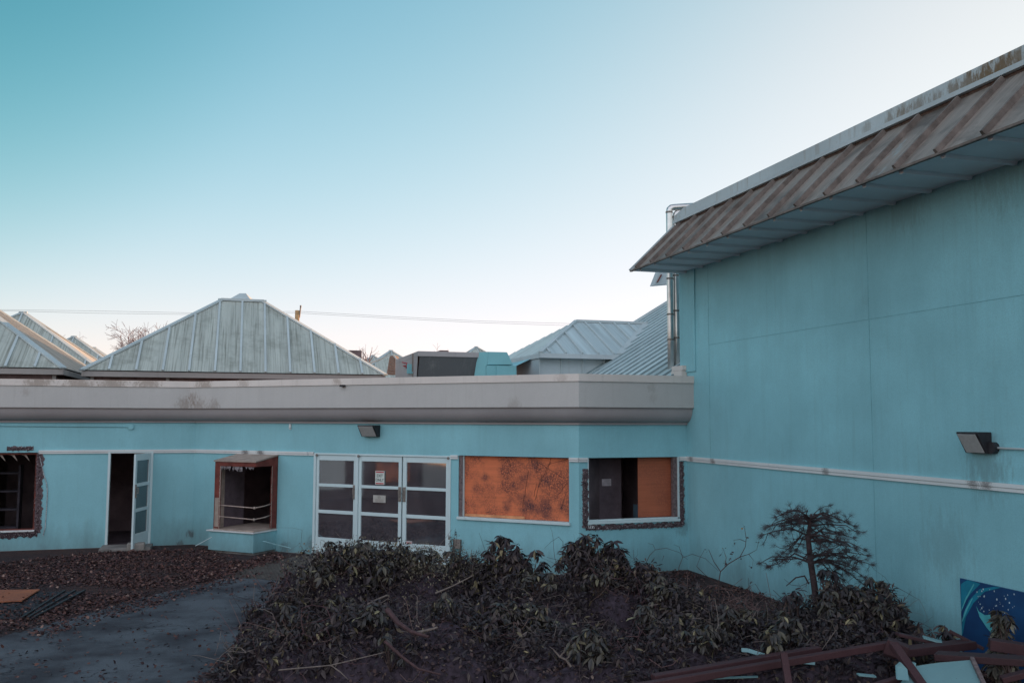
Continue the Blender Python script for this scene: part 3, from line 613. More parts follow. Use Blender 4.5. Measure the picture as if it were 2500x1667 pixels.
# ---------------------------------------------------------------- tall building
ue, _ = RW.uz(1563, 700)                 # far end of the tall wall (behind the low wing)
tall = thing('tall_building', 'tall teal hall at right with brown ribbed metal roof skirt', 'building', RW.pt(5, 0))
UN = 13.5                                # near end, behind the viewer's side
e1 = RW.e; n1 = RW.n                      # along the wall, outward
ZS = RW.uz(1563, 628)[1]
ZT = 7.38; OV = 1.17
m = MB(); inner = lambda p, z: p - n1 * 9 + UP * 0
a, b = RW.pt(ue, 0), RW.pt(UN, 0); c, d = b - n1 * 9, a - n1 * 9
for p, q in ((a, b), (b, c), (c, d), (d, a)): m.poly(p + UP * -.3, q + UP * -.3, q + UP * ZT, p + UP * ZT)
m.build('wall', M['teal2'], tall)
m = MB()                                  # thin raised siding sheets leave hairline seams
us = [RW.uz(x, y)[0] for x, y in ((1598, 740), (1627, 700), (1998, 800))]
zs1 = RW.uz(1998, 733)[1]; seam = simple('seam_teal', (.16, .36, .41), .9)  # slightly darker teal for the hairline joints
for u in (us[1], us[2]): m.obox(RW.pt(u - .004, ZBE + .02, .0), e1 * .007, n1 * .003, UP * (ZS - ZBE - .03))
m.obox(RW.pt(us[1], zs1 - .004, .0), e1 * (UN - us[1]), n1 * .0035, UP * .006)
m.obox(RW.pt(us[2] - .004, .3, .0), e1 * .006, n1 * .003, UP * (ZBE - .42))
m.build('seam', seam, tall)
m = MB(); m.prism([RW.pt(ue + .002, ZCAP + .1, .0), RW.pt(us[0], ZCAP + .1, .0), RW.pt(us[0], ZCAP + .1, .03), RW.pt(ue + .002, ZCAP + .1, .03)], UP * (ZS - ZCAP - .1))
m.build('corner_panel', M['teal2'], tall)
trimrun(RW, .03, UN, M['trim'], ZBE + .005, .10, 'belt_trim', tall)
# mansard skirt
def MP(u, t, o=0):                        # t = 0 at the eave, 1 at the top
    q = RW.pt(u, ZS + (ZT - ZS) * t, OV + (.10 - OV) * t); nn = (n1 * (ZT - ZS) + UP * (OV - .1)).normalized(); return q + nn * o
m = MB(); m.prism([MP(ue, 0), MP(UN, 0), MP(UN, 1), MP(ue, 1)], -(n1 * (ZT - ZS) + UP * OV).normalized() * .03); m.build('roof_skirt', M['mans'], tall)
rib_u = [RW.uz(x / K, 600, OV)[0] for x in (1591, 2404)]
ub_ = []
def eave_u(px):                           # where the eave edge passes a column of the photo
    lo, hi = ue, UN
    for _ in range(40):
        md = (lo + hi) / 2
        if proj(RW.pt(md, ZS, OV))[0] < px: lo = md
        else: hi = md
    return lo
ra, rb = eave_u(1591 / K), eave_u(2404 / K); sp = (rb - ra) / 12
k = -1; m = MB(); ms = MB(); mh = MB()
while ra + sp * k < UN - .1:
    u = ra + sp * k
    if u > ue + .02:
        nn = (n1 * (ZT - ZS) + UP * (OV - .1)).normalized()
        prof = [(-.026, 0), (-.020, .075), (.020, .075), (.026, 0)]
        m.prism([MP(u + x, 0, y) for x, y in prof], (MP(u, .975) - MP(u, 0)))
        ms.prism([RW.pt(u - .05, ZS - .002, .02), RW.pt(u + .05, ZS - .002, .02), RW.pt(u + .03, ZS - .045, .02), RW.pt(u - .03, ZS - .045, .02)], n1 * (OV - .10))
    k += 1
m.build('skirt_rib', M['manr'], tall)
m = MB(); m.prism([RW.pt(ue, ZS, .0), RW.pt(UN, ZS, .0), RW.pt(UN, ZS, OV - .005), RW.pt(ue, ZS, OV - .005)], UP * .02); sf = m.build('soffit', M['soff'], tall)
ms.build('soffit_rib', M['soff'], sf)
m = MB(); m.bar(RW.pt(ue, ZS - .006, OV + .01), RW.pt(UN, ZS - .006, OV + .01), .03, .03); m.build('drip_edge', M['manr'], tall)
# end cap of the skirt
m = MB(); m.prism([RW.pt(ue - .012, ZS, 0), RW.pt(ue - .012, ZS, OV), RW.pt(ue - .012, ZT, 0)], e1 * .01); m.bar(MP(ue - .0, 0, .02), MP(ue - .0, 1, .02), .07, .05, n1); m.build('skirt_end', M['fasc2'], tall)
ZF0, ZF1 = ZT + .02, None
u_f = RW.uz(1597, 464, .12); ZF1 = u_f[1]
ztop_r = RW.uz(2352, 114.5, .12)[1]; zbot_r = RW.uz(2352, 146, .12)[1]
m = MB(); m.bar(RW.pt(ue, ZT + .02, .05), RW.pt(UN, ZT + .02, .05), .08, .07); m.build('batten', M['woodb'], tall)
zm = (zbot_r + RW.uz(1700, 428, .12)[1]) / 2
print('ZS', ZS, 'ZT', ZT, 'ZF1', ZF1, 'top_r', ztop_r, 'bot_r', zbot_r, 'rib sp', sp, 'ue', ue)
m = MB(); m.prism([RW.pt(ue, 7.43, .0), RW.pt(UN, 7.43, .0), RW.pt(UN, 7.43, .16), RW.pt(ue, 7.43, .16)], UP * .065); m.build('gutter_band', M['fasc2'], tall)
FH = 7.69
m = MB(); MB().prism([RW.pt(ue, 7.495, .0), RW.pt(UN, 7.495, .0), RW.pt(UN, 7.495, .12), RW.pt(ue, 7.495, .12)], UP * .016).build('edge_gap', M['black'], tall)
q = [RW.pt(ue, 7.511, .13), RW.pt(UN, 7.511, .13), RW.pt(UN, FH, .13), RW.pt(ue + .45, FH, .13), RW.pt(ue, 7.60, .13)]
m.prism(q, -n1 * .12); m.build('roof_edge', M['fasc3'], tall)
m = MB(); m.prism([RW.pt(ue + .45, FH - .05, .0), RW.pt(UN, FH - .05, .0), RW.pt(UN, FH - .05, -8.9), RW.pt(ue + .45, FH - .05, -8.9)], UP * .02); m.build('roof_deck', M['conc'], tall)
# rear skirt tip seen past the ducts
p = at(1502, 655, 23.5); q = at(1516, 628, 23.5); r2 = at(1532, 628, 23.5); r3 = at(1534, 647, 23.5)
ov = (r2 - p).length
m = MB(); m.prism([p, r3 + E1 * .5, r2 + E1 * .5 + UP * .15, q + UP * .1], E2 * .25); m.build('rear_skirt', M['fasc2'], tall)
m = MB(); m.prism([p.lerp(q, .2) + V((.03, 0, .0)), p.lerp(q, .9) + V((.03, 0, 0)), p.lerp(q, .9) + V((.07, 0, 0)), p.lerp(q, .2) + V((.08, 0, .02))], V((0, -.02, 0))); m.build('rear_skirt_trim', M['maroon'], tall)
# flashing box where the parapet meets the wall
p = P(3, .3, ZCAP + .01); m = MB()
for k, (hh_, c_) in enumerate(((.0, .12), (.125, .1))): m.obox(RW.pt(-.45 + k * .03, ZCAP + .015 + hh_, .005), e1 * .5, n1 * .12, UP * c_)
m.build('flashing', M['coping'], tall)
def wp_(fc, x, y, o=0): u_, z_ = fc.uz(x, y, o); return fc.pt(u_, z_, o)
FF1, FF0, FF2 = Facet(F[1], F[2]), Facet(F[0], F[1]), Facet(F[2], F[3])
stain(M['fasc3'], [(wp_(RW, x, y, .13), r_s, k_s) for x, y, r_s, k_s in ((2300, 158, .42, .95), (2262, 176, .42, .95), (2225, 192, .35, .8), (2190, 210, .3, .7), (2335, 135, .3, .8), (2150, 238, .3, .6), (2110, 250, .35, .6), (2075, 262, .3, .7), (2045, 274, .25, .6), (1990, 296, .22, .4))], (.16, .105, .055), 14, (1, 1, .35))
stain(M['fascia'], [(wp_(FF1, 455, 935), .45, .5), (wp_(FF1, 490, 936), .4, .45), (wp_(FF1, 443, 915), .3, .5), (wp_(FF0, 425, 930), .4, .5), (wp_(FF0, 60, 900), .2, .25), (wp_(FF2, 1498, 890), .2, .25), (wp_(FF2, 1500, 915), .2, .2), (wp_(FF1, 1180, 932), .3, .3)], (.20, .15, .12), 22, (1, 1, .45))
stain(M['coping'], [(wp_(FF0, x, 882), .6, .6) for x in (90, 180, 260, 340)] + [(wp_(FF1, 775, 875), .25, .5), (wp_(FF1, 470, 882), .5, .6), (wp_(FF1, 560, 880), .4, .4), (wp_(FF1, 1290, 868), .3, .25)], (.24, .18, .14), 18, (1, 1, .6))
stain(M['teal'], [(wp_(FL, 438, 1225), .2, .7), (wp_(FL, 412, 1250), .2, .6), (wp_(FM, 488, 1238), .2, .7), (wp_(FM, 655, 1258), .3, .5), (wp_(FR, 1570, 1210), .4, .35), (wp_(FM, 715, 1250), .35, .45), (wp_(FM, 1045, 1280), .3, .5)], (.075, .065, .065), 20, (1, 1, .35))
stain(M['teal2'], [(wp_(RW, 2260, 1060), .7, .35), (wp_(RW, 2275, 1110), .6, .3), (wp_(RW, 2170, 1250), .9, .25), (wp_(RW, 1960, 1400), 1.2, .35), (wp_(RW, 2100, 1450), 1.0, .35), (wp_(RW, 1700, 1330), .8, .35), (wp_(RW, 1800, 520), .8, .3), (wp_(RW, 2080, 460), .9, .3), (wp_(RW, 2300, 400), .9, .3)], (.14, .22, .23), 16, (1, 1, .25))
stain(M['trim'], [(wp_(FM, x, 1037), .25, .8) for x in (565, 600)] + [(wp_(RW, x, y), .2, .7) for x, y in ((2240, 1108), (2270, 1112), (1640, 1060), (1590, 1052), (1900, 1082))], (.10, .08, .075), 60, (1, 1, 1))
# ---------------------------------------------------------------- ducts
YD = 21.0
for i, (px, ptop, rad, lab) in enumerate(((1537, 486, .075, 'left tall shiny metal duct with elbow rising over the low roof'), (1551.5, 497, .07, 'right tall shiny metal duct, closest to the corner of the tall wall'))):
    Y = YD + i * .05; b0 = at(px, 862, Y); t0 = at(px, ptop, Y); b0.z = 3.7; b0.x = t0.x
    root = thing('metal_duct', lab, 'duct', b0, 'metal ducts beside the tall wall')
    top = V((t0.x, Y, t0.z)); el = [top, top + V((.01, 0, .05)), top + V((.05, .01, .09)), top + V((.12, .03, .105)), top + E1 * .9 + UP * .17 - E2 * .2]
    m = MB(); m.tube([V((t0.x, Y, b0.z)), V((t0.x, Y, 5.2)), V((t0.x, Y, 7)), *el], rad, 20); m.build('pipe', M['steel'], root, smooth=True)
    for py in ([570 + 70, 722, 780] if i == 0 else [633, 714, 776]):
        z = at(px, py, Y).z; m = MB(); m.tube([V((t0.x, Y, z - .02)), V((t0.x, Y, z + .02))], rad + .008, 20); m.build('band', M['band'], root)
    z = top.z - .02; m = MB(); m.tube([V((t0.x, Y, z - .02)), V((t0.x, Y, z + .02))], rad + .008, 20); m.build('band', M['band'], root)
# ---------------------------------------------------------------- roofs behind
def along(P0, d, px):
    lo, hi = -60, 60
    s = 1 if proj(P0 + d)[0] > proj(P0)[0] else -1
    lo, hi = 0, 40
    for _ in range(50):
        md = (lo + hi) / 2; v = proj(P0 + d * md)[0] - px
        if v * s < 0: lo = md
        else: hi = md
    return lo
def pyramid(fl, Wd, ztop_fn, kk, label, nribs, group, rf, rs, wall_band=True, Dp=None, ribs_side=True, vent=True):
    """square hipped roof; fl = front left eave corner; kk = how far up it is cut"""
    Dp = Dp or Wd; root = thing('hipped_roof_building', label, 'building', V((fl.x, fl.y, 0)) + (E1 * Wd + E2 * Dp) / 2, group)
    ze = fl.z; c = [fl, fl + E1 * Wd, fl + E1 * Wd + E2 * Dp, fl + E2 * Dp]; ctr = (c[0] + c[2]) / 2
    h = ztop_fn; tp = [V((*(p.lerp(ctr, kk)).xy, ze + h * kk)) for p in c]
    rfp = MB().add([c[0], c[1], tp[1], tp[0], c[2], c[3], tp[2], tp[3]], [(0, 1, 2, 3), (4, 5, 7, 6), (3, 2, 6, 7)]).build('roof_slope', rf, root)
    MB().add([c[1], c[2], tp[2], tp[1], c[3], c[0], tp[0], tp[3]], [(0, 1, 2, 3), (4, 5, 6, 7)]).build('roof_slope', rs, root)
    m = MB()
    def ribs(a, b, ta, tb, n, hgt=.06, wdt=.07):
        for i in range(1, n):
            t = i / n; s0 = a.lerp(b, t)
            # rib runs straight up the slope until it meets a hip or the cut top
            dirv = ((ta + tb) / 2 - (a + b) / 2); L = (b - a).length; lt = (tb - ta).length; ins = (L - lt) / 2
            dd = min(t, 1 - t) * L; f_ = min(1, dd / ins) * .985; m.bar(s0 + UP * .02, s0 + dirv * f_ + UP * .02, wdt, hgt, UP)
    ribs(c[0], c[1], tp[0], tp[1], nribs); m.build('roof_rib', M['ribm'], root)
    if ribs_side:
        m = MB(); ribs(c[1], c[2], tp[1], tp[2], nribs * 3, .03, .03); ribs(c[3], c[0], tp[3], tp[0], nribs * 3, .03, .03); m.build('roof_rib', rs, root)
    for i in range(4):
        m = MB(); m.bar(c[i] + UP * .0, tp[i] + UP * .0, .22, .05); m.build('hip_cap', M['ribm'], root)
    m = MB()
    for i in range(4): m.bar(tp[i] + UP * .02, tp[(i + 1) % 4] + UP * .02, .2, .09)
    m.build('ridge_cap', M['ribm'], root)
    if vent:
        q = ctr.copy(); q.z = ze + h * kk; m = MB(); m.add([q + V((-.5, -.5, 0)), q + V((.5, -.5, 0)), q + V((.5, .5, 0)), q + V((-.5, .5, 0)), q + UP * .38 + V((-.12, 0, 0)), q + UP * .38 + V((.12, 0, 0))], [(0, 1, 5, 4), (1, 2, 5), (2, 3, 4, 5), (3, 0, 4)]); m.build('roof_vent', M['ribm'], root)
    m = MB(); s_e = .03
    for i in range(4):
        a_, b_ = c[i], c[(i + 1) % 4]; out_ = ((a_ + b_) / 2 - ctr); out_.z = 0; out_.normalize()
        m.prism([a_ - UP * .03 - out_ * .06, b_ - UP * .03 - out_ * .06, b_ - UP * .03 - out_ * .02, a_ - UP * .03 - out_ * .02], -UP * .17)
    m.build('eave_board', M['eave'], root)
    wc = [p.lerp(ctr, .06) for p in c]; m = MB()
    for i in range(4):
        a_, b_ = wc[i], wc[(i + 1) % 4]; m.poly(V((a_.x, a_.y, -.2)), V((b_.x, b_.y, -.2)), V((b_.x, b_.y, ze)), V((a_.x, a_.y, ze)))
    m.poly(*[V((p.x, p.y, ze - .02)) for p in c]); m.build('wall', M['woodw'], root)
    for i in range(5 if ribs_side else 0):
        p = wc[0].lerp(wc[1], i / 4) - E2 * .05; MB().bar(V((p.x, p.y, 3)), V((p.x, p.y, ze - .2)), .1, .1, E1).build('post', M['eave'], root)
    return c, tp
M['eave'] = paint('eave_board_paint', (.28, .26, .25), amount=.5, streak=.4); M['woodw'] = simple('weathered_wood_wall', (.16, .11, .11), .85, .35, 3)
GP = 'hipped metal roofs behind the low wing'
fl = at(187, 849, 28.5); Wd = along(fl, E1, 886)
ctr = fl + (E1 + E2) * Wd / 2; kk = .84; tm = fl + E1 * Wd / 2 + E2 * (kk * Wd / 2); zt_ = at(556, 691, tm.y).z; h = (zt_ - fl.z) / kk
print('pyr W', Wd, 'h', h, 'slope', math.degrees(math.atan(h / (Wd / 2))), 'eave', fl.z)
pyramid(fl, Wd, h, kk, 'large weathered grey hipped metal roof, complete and central-left above the fascia', 12, GP, M['roofc'], M['roofl'])
fr = at(146, 845, 27.6); f2 = fr - E1 * Wd
pyramid(f2, Wd, h, kk, 'hipped metal roof cut off by the left edge, with sunlit orange rear hip', 12, GP, M['roofc'], M['roofl'])
for (px, py, Y, Wq, lab) in ((53, 719, 43, 9.9, 'hipped roof with dark ribbed front peeking behind the leftmost roof'), (170, 774, 56, 9.9, 'small distant hipped roof second from left behind, beside bare tree'), (216, 799, 72, 9.9, 'tiny farthest hipped roof tip beside the bare tree'),
                       (898, 806, 66, 8, 'distant pale hipped roof right of the big central roof'), (857, 817, 80, 8, 'tiny dark hipped roof tip touching the right end of the central roof'), (1094, 797, 85, 9, 'tiny grey roof tip just above the grey rooftop hood')):
    ap = at(px, py, Y); hq = h * Wq / Wd; q = ap - (E1 + E2) * Wq / 2; q.z = ap.z - hq * .985
    pyramid(q, Wq, hq, .985, lab, 6, GP, M['roofc'], M['roofl'], ribs_side=False, vent=False)
# pavilion with hipped roof + the big ribbed slope at right
pc = at(1242, 811, 26.0); ze = pc.z; Lq = along(pc, E1, 1424)
pav = thing('roof_pavilion', 'pale blue hipped rooftop pavilion joined to the ribbed slope at right', 'building', V((pc.x, pc.y, 0)))
bq, aq = 2.5, 2.0
rl_ = pc + E1 * aq + E2 * bq; rl_.z = at(1324, 738.5, rl_.y).z; t = along(rl_, E1, 1486); rr_ = rl_ + E1 * t; pe = pc + E1 * Lq
bl = pc + E2 * (2 * bq)
tphi = (rr_.z - ze) / ((rr_ - pe).dot(E1)); print('pavilion', rl_, rr_, pe, 'tphi', tphi)
MB().add([pc, pe, rr_, rl_], [(0, 1, 2, 3)]).build('front_slope', M['roofp'], pav)
MB().add([pc, rl_, bl], [(0, 1, 2)]).build('end_slope', M['roofb'], pav)
MB().add([bl, rl_, rr_, pe + E2 * 2 * bq], [(0, 1, 2, 3)]).build('rear_slope', M['roofp'], pav)
m = MB(); dv = (rl_ - pc) - E1 * aq
for i in range(1, 9):
    u = i * Lq / 4.9 - .22; 
    if u >= (aq + t): break
    f0 = 0.0; f1 = min(1, u / aq)
    if u > Lq: f0 = (u - Lq) / (aq + t - Lq)
    if f1 - f0 < .03: continue
    m.bar(pc + E1 * u + dv * f0 + UP * .02, pc + E1 * u + dv * f1 * .99 + UP * .02, .05, .07, UP)
m.build('roof_rib', M['ribm'], pav)
m = MB(); dl = (rl_ - pc) - E2 * bq
for i in range(1, 22):
    t_ = i / 22; m.bar(pc + E2 * (2 * bq * t_) + UP * .015, pc + E2 * (2 * bq * t_) + dl * (1 - abs(2 * t_ - 1)) * .99 + UP * .015, .03, .04, UP)
m.build('roof_rib', M['roofb'], pav)
m = MB(); m.bar(pc + UP * .02, rl_ + UP * .02, .12, .07); m.bar(rl_ + UP * .02, rr_ + UP * .02, .16, .08); m.bar(rr_ + UP * .03, pe + UP * .03, .22, .05); m.build('ridge_cap', M['ribm'], pav)
m = MB(); m.prism([pc - E2 * .02, pe - E2 * .02, pe + E2 * .03, pc + E2 * .03], -UP * .13); m.prism([pc - E1 * .02, bl - E1 * .02, bl + E1 * .02, pc + E1 * .02], -UP * .13); m.build('eave_board', M['fasc2'], pav)
wo = pc + E1 * .02 + E2 * .25; m = MB(); m.prism([V((wo.x, wo.y, -.2)), V((*(wo + E1 * (Lq - .1)).xy, -.2)), V((*(wo + E1 * (Lq - .1) + E2 * 4.4).xy, -.2)), V((*(wo + E2 * 4.4).xy, -.2))], UP * (ze + .15)); m.build('wall', M['fasc2'], pav)
m = MB()
for i in range(6):
    p = wo + E1 * (i * .66 + .02) - E2 * .02; m.bar(V((p.x, p.y, 3)), V((p.x, p.y, ze - .1)), .05, .04, E1)
m.build('batten', M['ribm'], pav)
m = MB(); p = pc - E1 * .35 + E2 * 1.4 - UP * .1; m.add([pc + E2 * .9 - UP * .1, pc + E2 * 3.4 - UP * .1, pc + E2 * 3.4 - E1 * .55 - UP * .38, pc + E2 * 1.0 - E1 * .5 - UP * .35], [(0, 1, 2, 3)]); m.build('side_canopy', M['tealm'] if 'tealm' in M else M['teal'], pav)
# big slope: horizontal along E2, rising along +E1
big = thing('ribbed_roof_building', 'big pale ribbed metal roof slope rising to the right behind the ducts', 'building', V((pe.x + 4, pe.y + 2, 0)))
nb = (-E1 * tphi + UP).normalized(); far = hit(1530, 697.5, pe, nb); vf = (far - pe).dot(E2)
def BP(u, v, o=0): return pe + E1 * u + E2 * v + UP * (tphi * u) + nb * o
u0, u1_, v0 = -2.0, 9, -6.5
MB().prism([BP(u0, v0), BP(u1_, v0), BP(u1_, vf), BP(u0, vf)], -nb * .05).build('roof_slope', M['roofb'], big)
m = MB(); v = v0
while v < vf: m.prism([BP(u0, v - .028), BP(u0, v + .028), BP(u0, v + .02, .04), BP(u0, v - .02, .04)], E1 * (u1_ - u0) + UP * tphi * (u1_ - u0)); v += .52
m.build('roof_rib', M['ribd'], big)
m = MB(); m.bar(BP(u0, vf, .02), BP(u1_, vf, .02), .14, .1); m.build('verge_cap', M['ribm'], big)
m = MB(); q0, q1 = BP(u1_, v0 - .0), BP(u1_, vf); m.poly(V((*q0.xy, -.2)), V((*q1.xy, -.2)), q1, q0); q2, q3 = BP(u0, vf), BP(u0, v0)
m.poly(V((*q2.xy, -.2)), V((*q3.xy, -.2)), q3, q2); m.poly(V((*q1.xy, -.2)), V((*q2.xy, -.2)), q2, q1); m.poly(V((*q3.xy, -.2)), V((*q0.xy, -.2)), q0, q3); m.build('wall', M['darkwall'], big)
print('big vf', vf)
# rooftop hood and teal unit
M['hood'] = paint('hood_paint', (.38, .36, .36), amount=.4, streak=.6); M['hoodd'] = paint('hood_screen', (.11, .115, .12), dirt=(.35, .35, .33), amount=.8, streak=.3, bump=.6)
M['tealm'] = paint('teal_unit_paint', (.20, .46, .50), amount=.2, streak=.2)
hc = at(960, 806, 25.0); wh = along(hc, E1, 1115); zt_ = hc.z; zl = at(960, 818, 25).z
hood = thing('rooftop_hood', 'grey rooftop air hood with dark weathered slanted screen', 'rooftop unit', V((hc.x, hc.y, 3.7)))
sd_ = along(hc, E2, 908)
m = MB(); m.prism([hc, hc + E1 * wh, hc + E1 * wh + E2 * sd_, hc + E2 * sd_], -UP * (zt_ - zl)); m.build('cap', M['hood'], hood, bevel=.01)
lo_ = hc + E2 * .28; lo_.z = 3.72; up_ = hc + E2 * .02; up_.z = zl
m = MB(); m.add([up_ + E1 * .05, up_ + E1 * (wh - .05), lo_ + E1 * (wh - .15), lo_ + E1 * .0], [(0, 1, 2, 3)]); m.build('screen', M['hoodd'], hood)
m = MB(); u3 = up_ + E2 * (sd_ - .05); l3 = V((*(lo_ + E2 * (sd_ - .3)).xy, 3.72)); m.add([up_, lo_, l3, u3], [(0, 1, 2, 3)]); m.add([up_ + E1 * wh, lo_ + E1 * (wh - .1), l3 + E1 * (wh - .1), u3 + E1 * wh], [(0, 1, 2, 3)]); m.add([l3, l3 + E1 * wh, u3 + E1 * wh, u3], [(0, 1, 2, 3)]); m.build('side_panel', M['hood'], hood)
m = MB()
def side(px, py): return hit(px, py, lo_ - E1 * .02, E1)
for pts in (((978, 834), (985, 834), (986, 840), (979, 841), (987, 846)),):
    q = [side(x, y) for x, y in ((924, 832), (934, 834), (934, 839), (926, 840), (935, 843), (932, 846))]; m.tube(q, .014, 4)
m.build('graffiti', redp, hood)
m = MB(); q = [side(x, y) for x, y in ((936, 836), (947, 836), (948, 858), (936, 858))]; m.prism(q, -E1 * .02); m.build('teal_patch', M['tealm'], hood)
m = MB(); q = side(948, 812); m.bar(q, V((q.x, q.y, 3.7)), .04, .04, E1); m.build('corner_post', M['band'], hood)
tu = thing('rooftop_unit', 'teal rooftop air handling box beside the grey hood', 'rooftop unit', at(1150, 858, 24.6))
a_ = at(1122, 807.5, 25.2); b_ = at(1165, 808.5, 25.2); c_ = at(1179, 838, 25.2); d_ = at(1118, 838, 25.2); lo2 = V((0, 0, -(d_.z - 3.7)))
m = MB(); m.prism([a_, b_, c_, d_], E2 * 1.4); m.build('duct_hood', M['tealm'], tu, bevel=.02)
m = MB(); m.add([a_, d_, d_ + lo2, V((*(d_ + lo2 - E1 * .35 + E2 * .4).xy, 3.7)), a_ - E1 * .2 + E2 * .4], [(0, 1, 2, 3, 4)]); m.build('side_panel', M['tealm'], tu)
m = MB(); q = at(1118, 839, 25.1); m.prism([q, q + E1 * .78, V((*(q + E1 * .78).xy, 3.7)), V((*q.xy, 3.7))], E2 * 1.2); m.prism([q + E1 * .27 + E2 * -.05, q + E1 * .83 + E2 * -.05, V((*(q + E1 * .86 - E2 * .05).xy, 3.7)), V((*(q + E1 * .27 - E2 * .05).xy, 3.7))], E2 * .04); m.build('lower_box', M['tealm'], tu)
# gable vent + far block
gv = thing('gable_building', 'narrow rooftop gable with brown slatted face left of the grey hood', 'building', at(897, 858, 40))
a_, b_, c_, d_, e_ = at(888, 860, 40), at(908, 860, 40), at(908, 826, 40), at(902, 816, 40), at(895, 818, 40)
m = MB(); m.prism([a_, b_, c_, d_, e_], E2 * .4 + E1 * .3); m.build('wall', simple('brown_slats', (.24, .17, .14), .85), gv)
m = MB(); m.prism([e_ + UP * .02, e_ - E1 * 2.4 - UP * .95, e_ - E1 * 2.4 - UP * .95 + E2 * 6, e_ + UP * .02 + E2 * 6], UP * .05); m.bar(d_ + UP * .03, c_ + V((.1, 0, -.02)), .1, .06); m.build('roof', M['roofp'], gv)
m = MB()
for k in range(6): m.bar(a_.lerp(e_, k / 6 + .1) + V((.05, -.02, 0)), b_.lerp(c_, k / 6 + .1) + V((-.05, -.02, 0)), .03, .03)
m.build('slat', M['band'], gv)
a_ = at(800, 804, 45); tag(MB().obox(V((a_.x, a_.y, 3)), E1 * .66, E2 * 2, UP * (a_.z - 3)).build('chimney_block', M['woodw'], None, bevel=.03), 'square grey block peeking over right slope of the central roof', 'chimney')
a_ = at(1010, 804, 40); tag(MB().obox(V((a_.x, a_.y, 3)), E1 * .4, E2 * 1, UP * (a_.z - 3)).build('chimney_block', M['woodw'], None, bevel=.03), 'tiny block peeking over the grey rooftop hood', 'chimney')
# ---------------------------------------------------------------- utility pole, wires, bare trees
YP = 62
pt_ = at(683, 713, YP); pole = thing('utility_pole', 'sunlit wooden pole top behind the right slope of the central roof', 'utility pole', V((pt_.x, YP, 0)))
m = MB(); m.tube([V((pt_.x, YP, 0)), V((pt_.x, YP, pt_.z))], [.2, .15], 10); m.build('shaft', simple('sunlit_pole_wood', (.42, .26, .13), .8), pole, smooth=True)
m = MB(); m.bar(V((pt_.x + .15, YP, pt_.z - .5)), V((pt_.x + .22, YP, pt_.z + .25)), .08, .08, V((0, 1, 0))); m.tube([V((pt_.x + .22, YP, pt_.z + .2)), V((pt_.x + .22, YP, pt_.z + .35))], .06, 6); m.build('insulator', M['band'], pole)
for pts, lab in (([(-60, 710.5), (220, 714), (440, 718.5), (686, 715), (900, 727), (1100, 737), (1340, 744)], 'upper overhead wire crossing the sky from the left edge'),
                 ([(-60, 712), (200, 719), (420, 722), (686, 719), (900, 731), (1100, 741), (1340, 749)], 'lower overhead wire just under the upper one')):
    m = MB(); m.tube([at(x, y, YP) for x, y in pts], .009, 4); tag(m.build('overhead_wire', M['wire']), lab, 'wire', 'overhead wires')
def grow(m, p, d, L, r, lvl, rnd, up=.15, spread=.6, nb=(2, 4), minr=.004, bend=.18, seg=4):
    pts = [p]; rads = [r]; q = V(p); dd = V(d)
    for i in range(seg):
        dd = (dd + V([rnd.gauss(0, bend) for _ in range(3)]) + UP * up * .3).normalized(); q = q + dd * L / seg; pts.append(q.copy()); rads.append(max(minr, r * (1 - .55 * (i + 1) / seg)))
    m.tube(pts, rads, 5 if r > .03 else 3, cap=False)
    if lvl <= 0: return
    for k in range(rnd.randint(*nb)):
        i = rnd.randint(1, seg); a = V([rnd.gauss(0, 1) for _ in range(3)]); a = (a - dd * a.dot(dd)).normalized()
        grow(m, pts[i], (dd + a * spread * rnd.uniform(.6, 1.3)).normalized(), L * rnd.uniform(.55, .8), rads[i] * .62, lvl - 1, rnd, up, spread, nb, minr, bend, seg)
def bare_tree(px, ytop, Y, hgt, seed, label, lvl=5, cluster=.6):
    tp_ = at(px, ytop, Y); root = thing('bare_tree', label, 'tree', V((tp_.x, Y, 0)), 'bare trees on the skyline'); rnd = random.Random(seed)
    th = tp_.z - hgt; m = MB(); m.tube([V((tp_.x, Y, 0)), V((tp_.x + .1, Y, th * .5)), V((tp_.x, Y, th))], [.28, .22, .16], 8); m.build('trunk', M['fartwig'], root)
    m = MB()
    for k in range(7):
        a = rnd.uniform(0, 6.28); d = V((math.cos(a) * .9, math.sin(a) * .5, 1.0)).normalized(); grow(m, V((tp_.x, Y, th)), d, hgt * .42, .11, lvl, rnd, .1, .75, (3, 5), .009, .17)
    m.build('crown', M['fartwig'], root)
bare_tree(322, 728, 55, 3.9, 4, 'wide bare branching tree between the leftmost roofs and central roof', 4)
bare_tree(130, 742, 70, 3.0, 9, 'faint bare twiggy treetop behind sunlit roof edge at left', 3)
bare_tree(838, 768, 75, 3.6, 14, 'very faint bare treetop right of the central roof', 2)
bare_tree(1012, 780, 80, 3.2, 19, 'very faint bare treetop above the grey rooftop hood', 2)
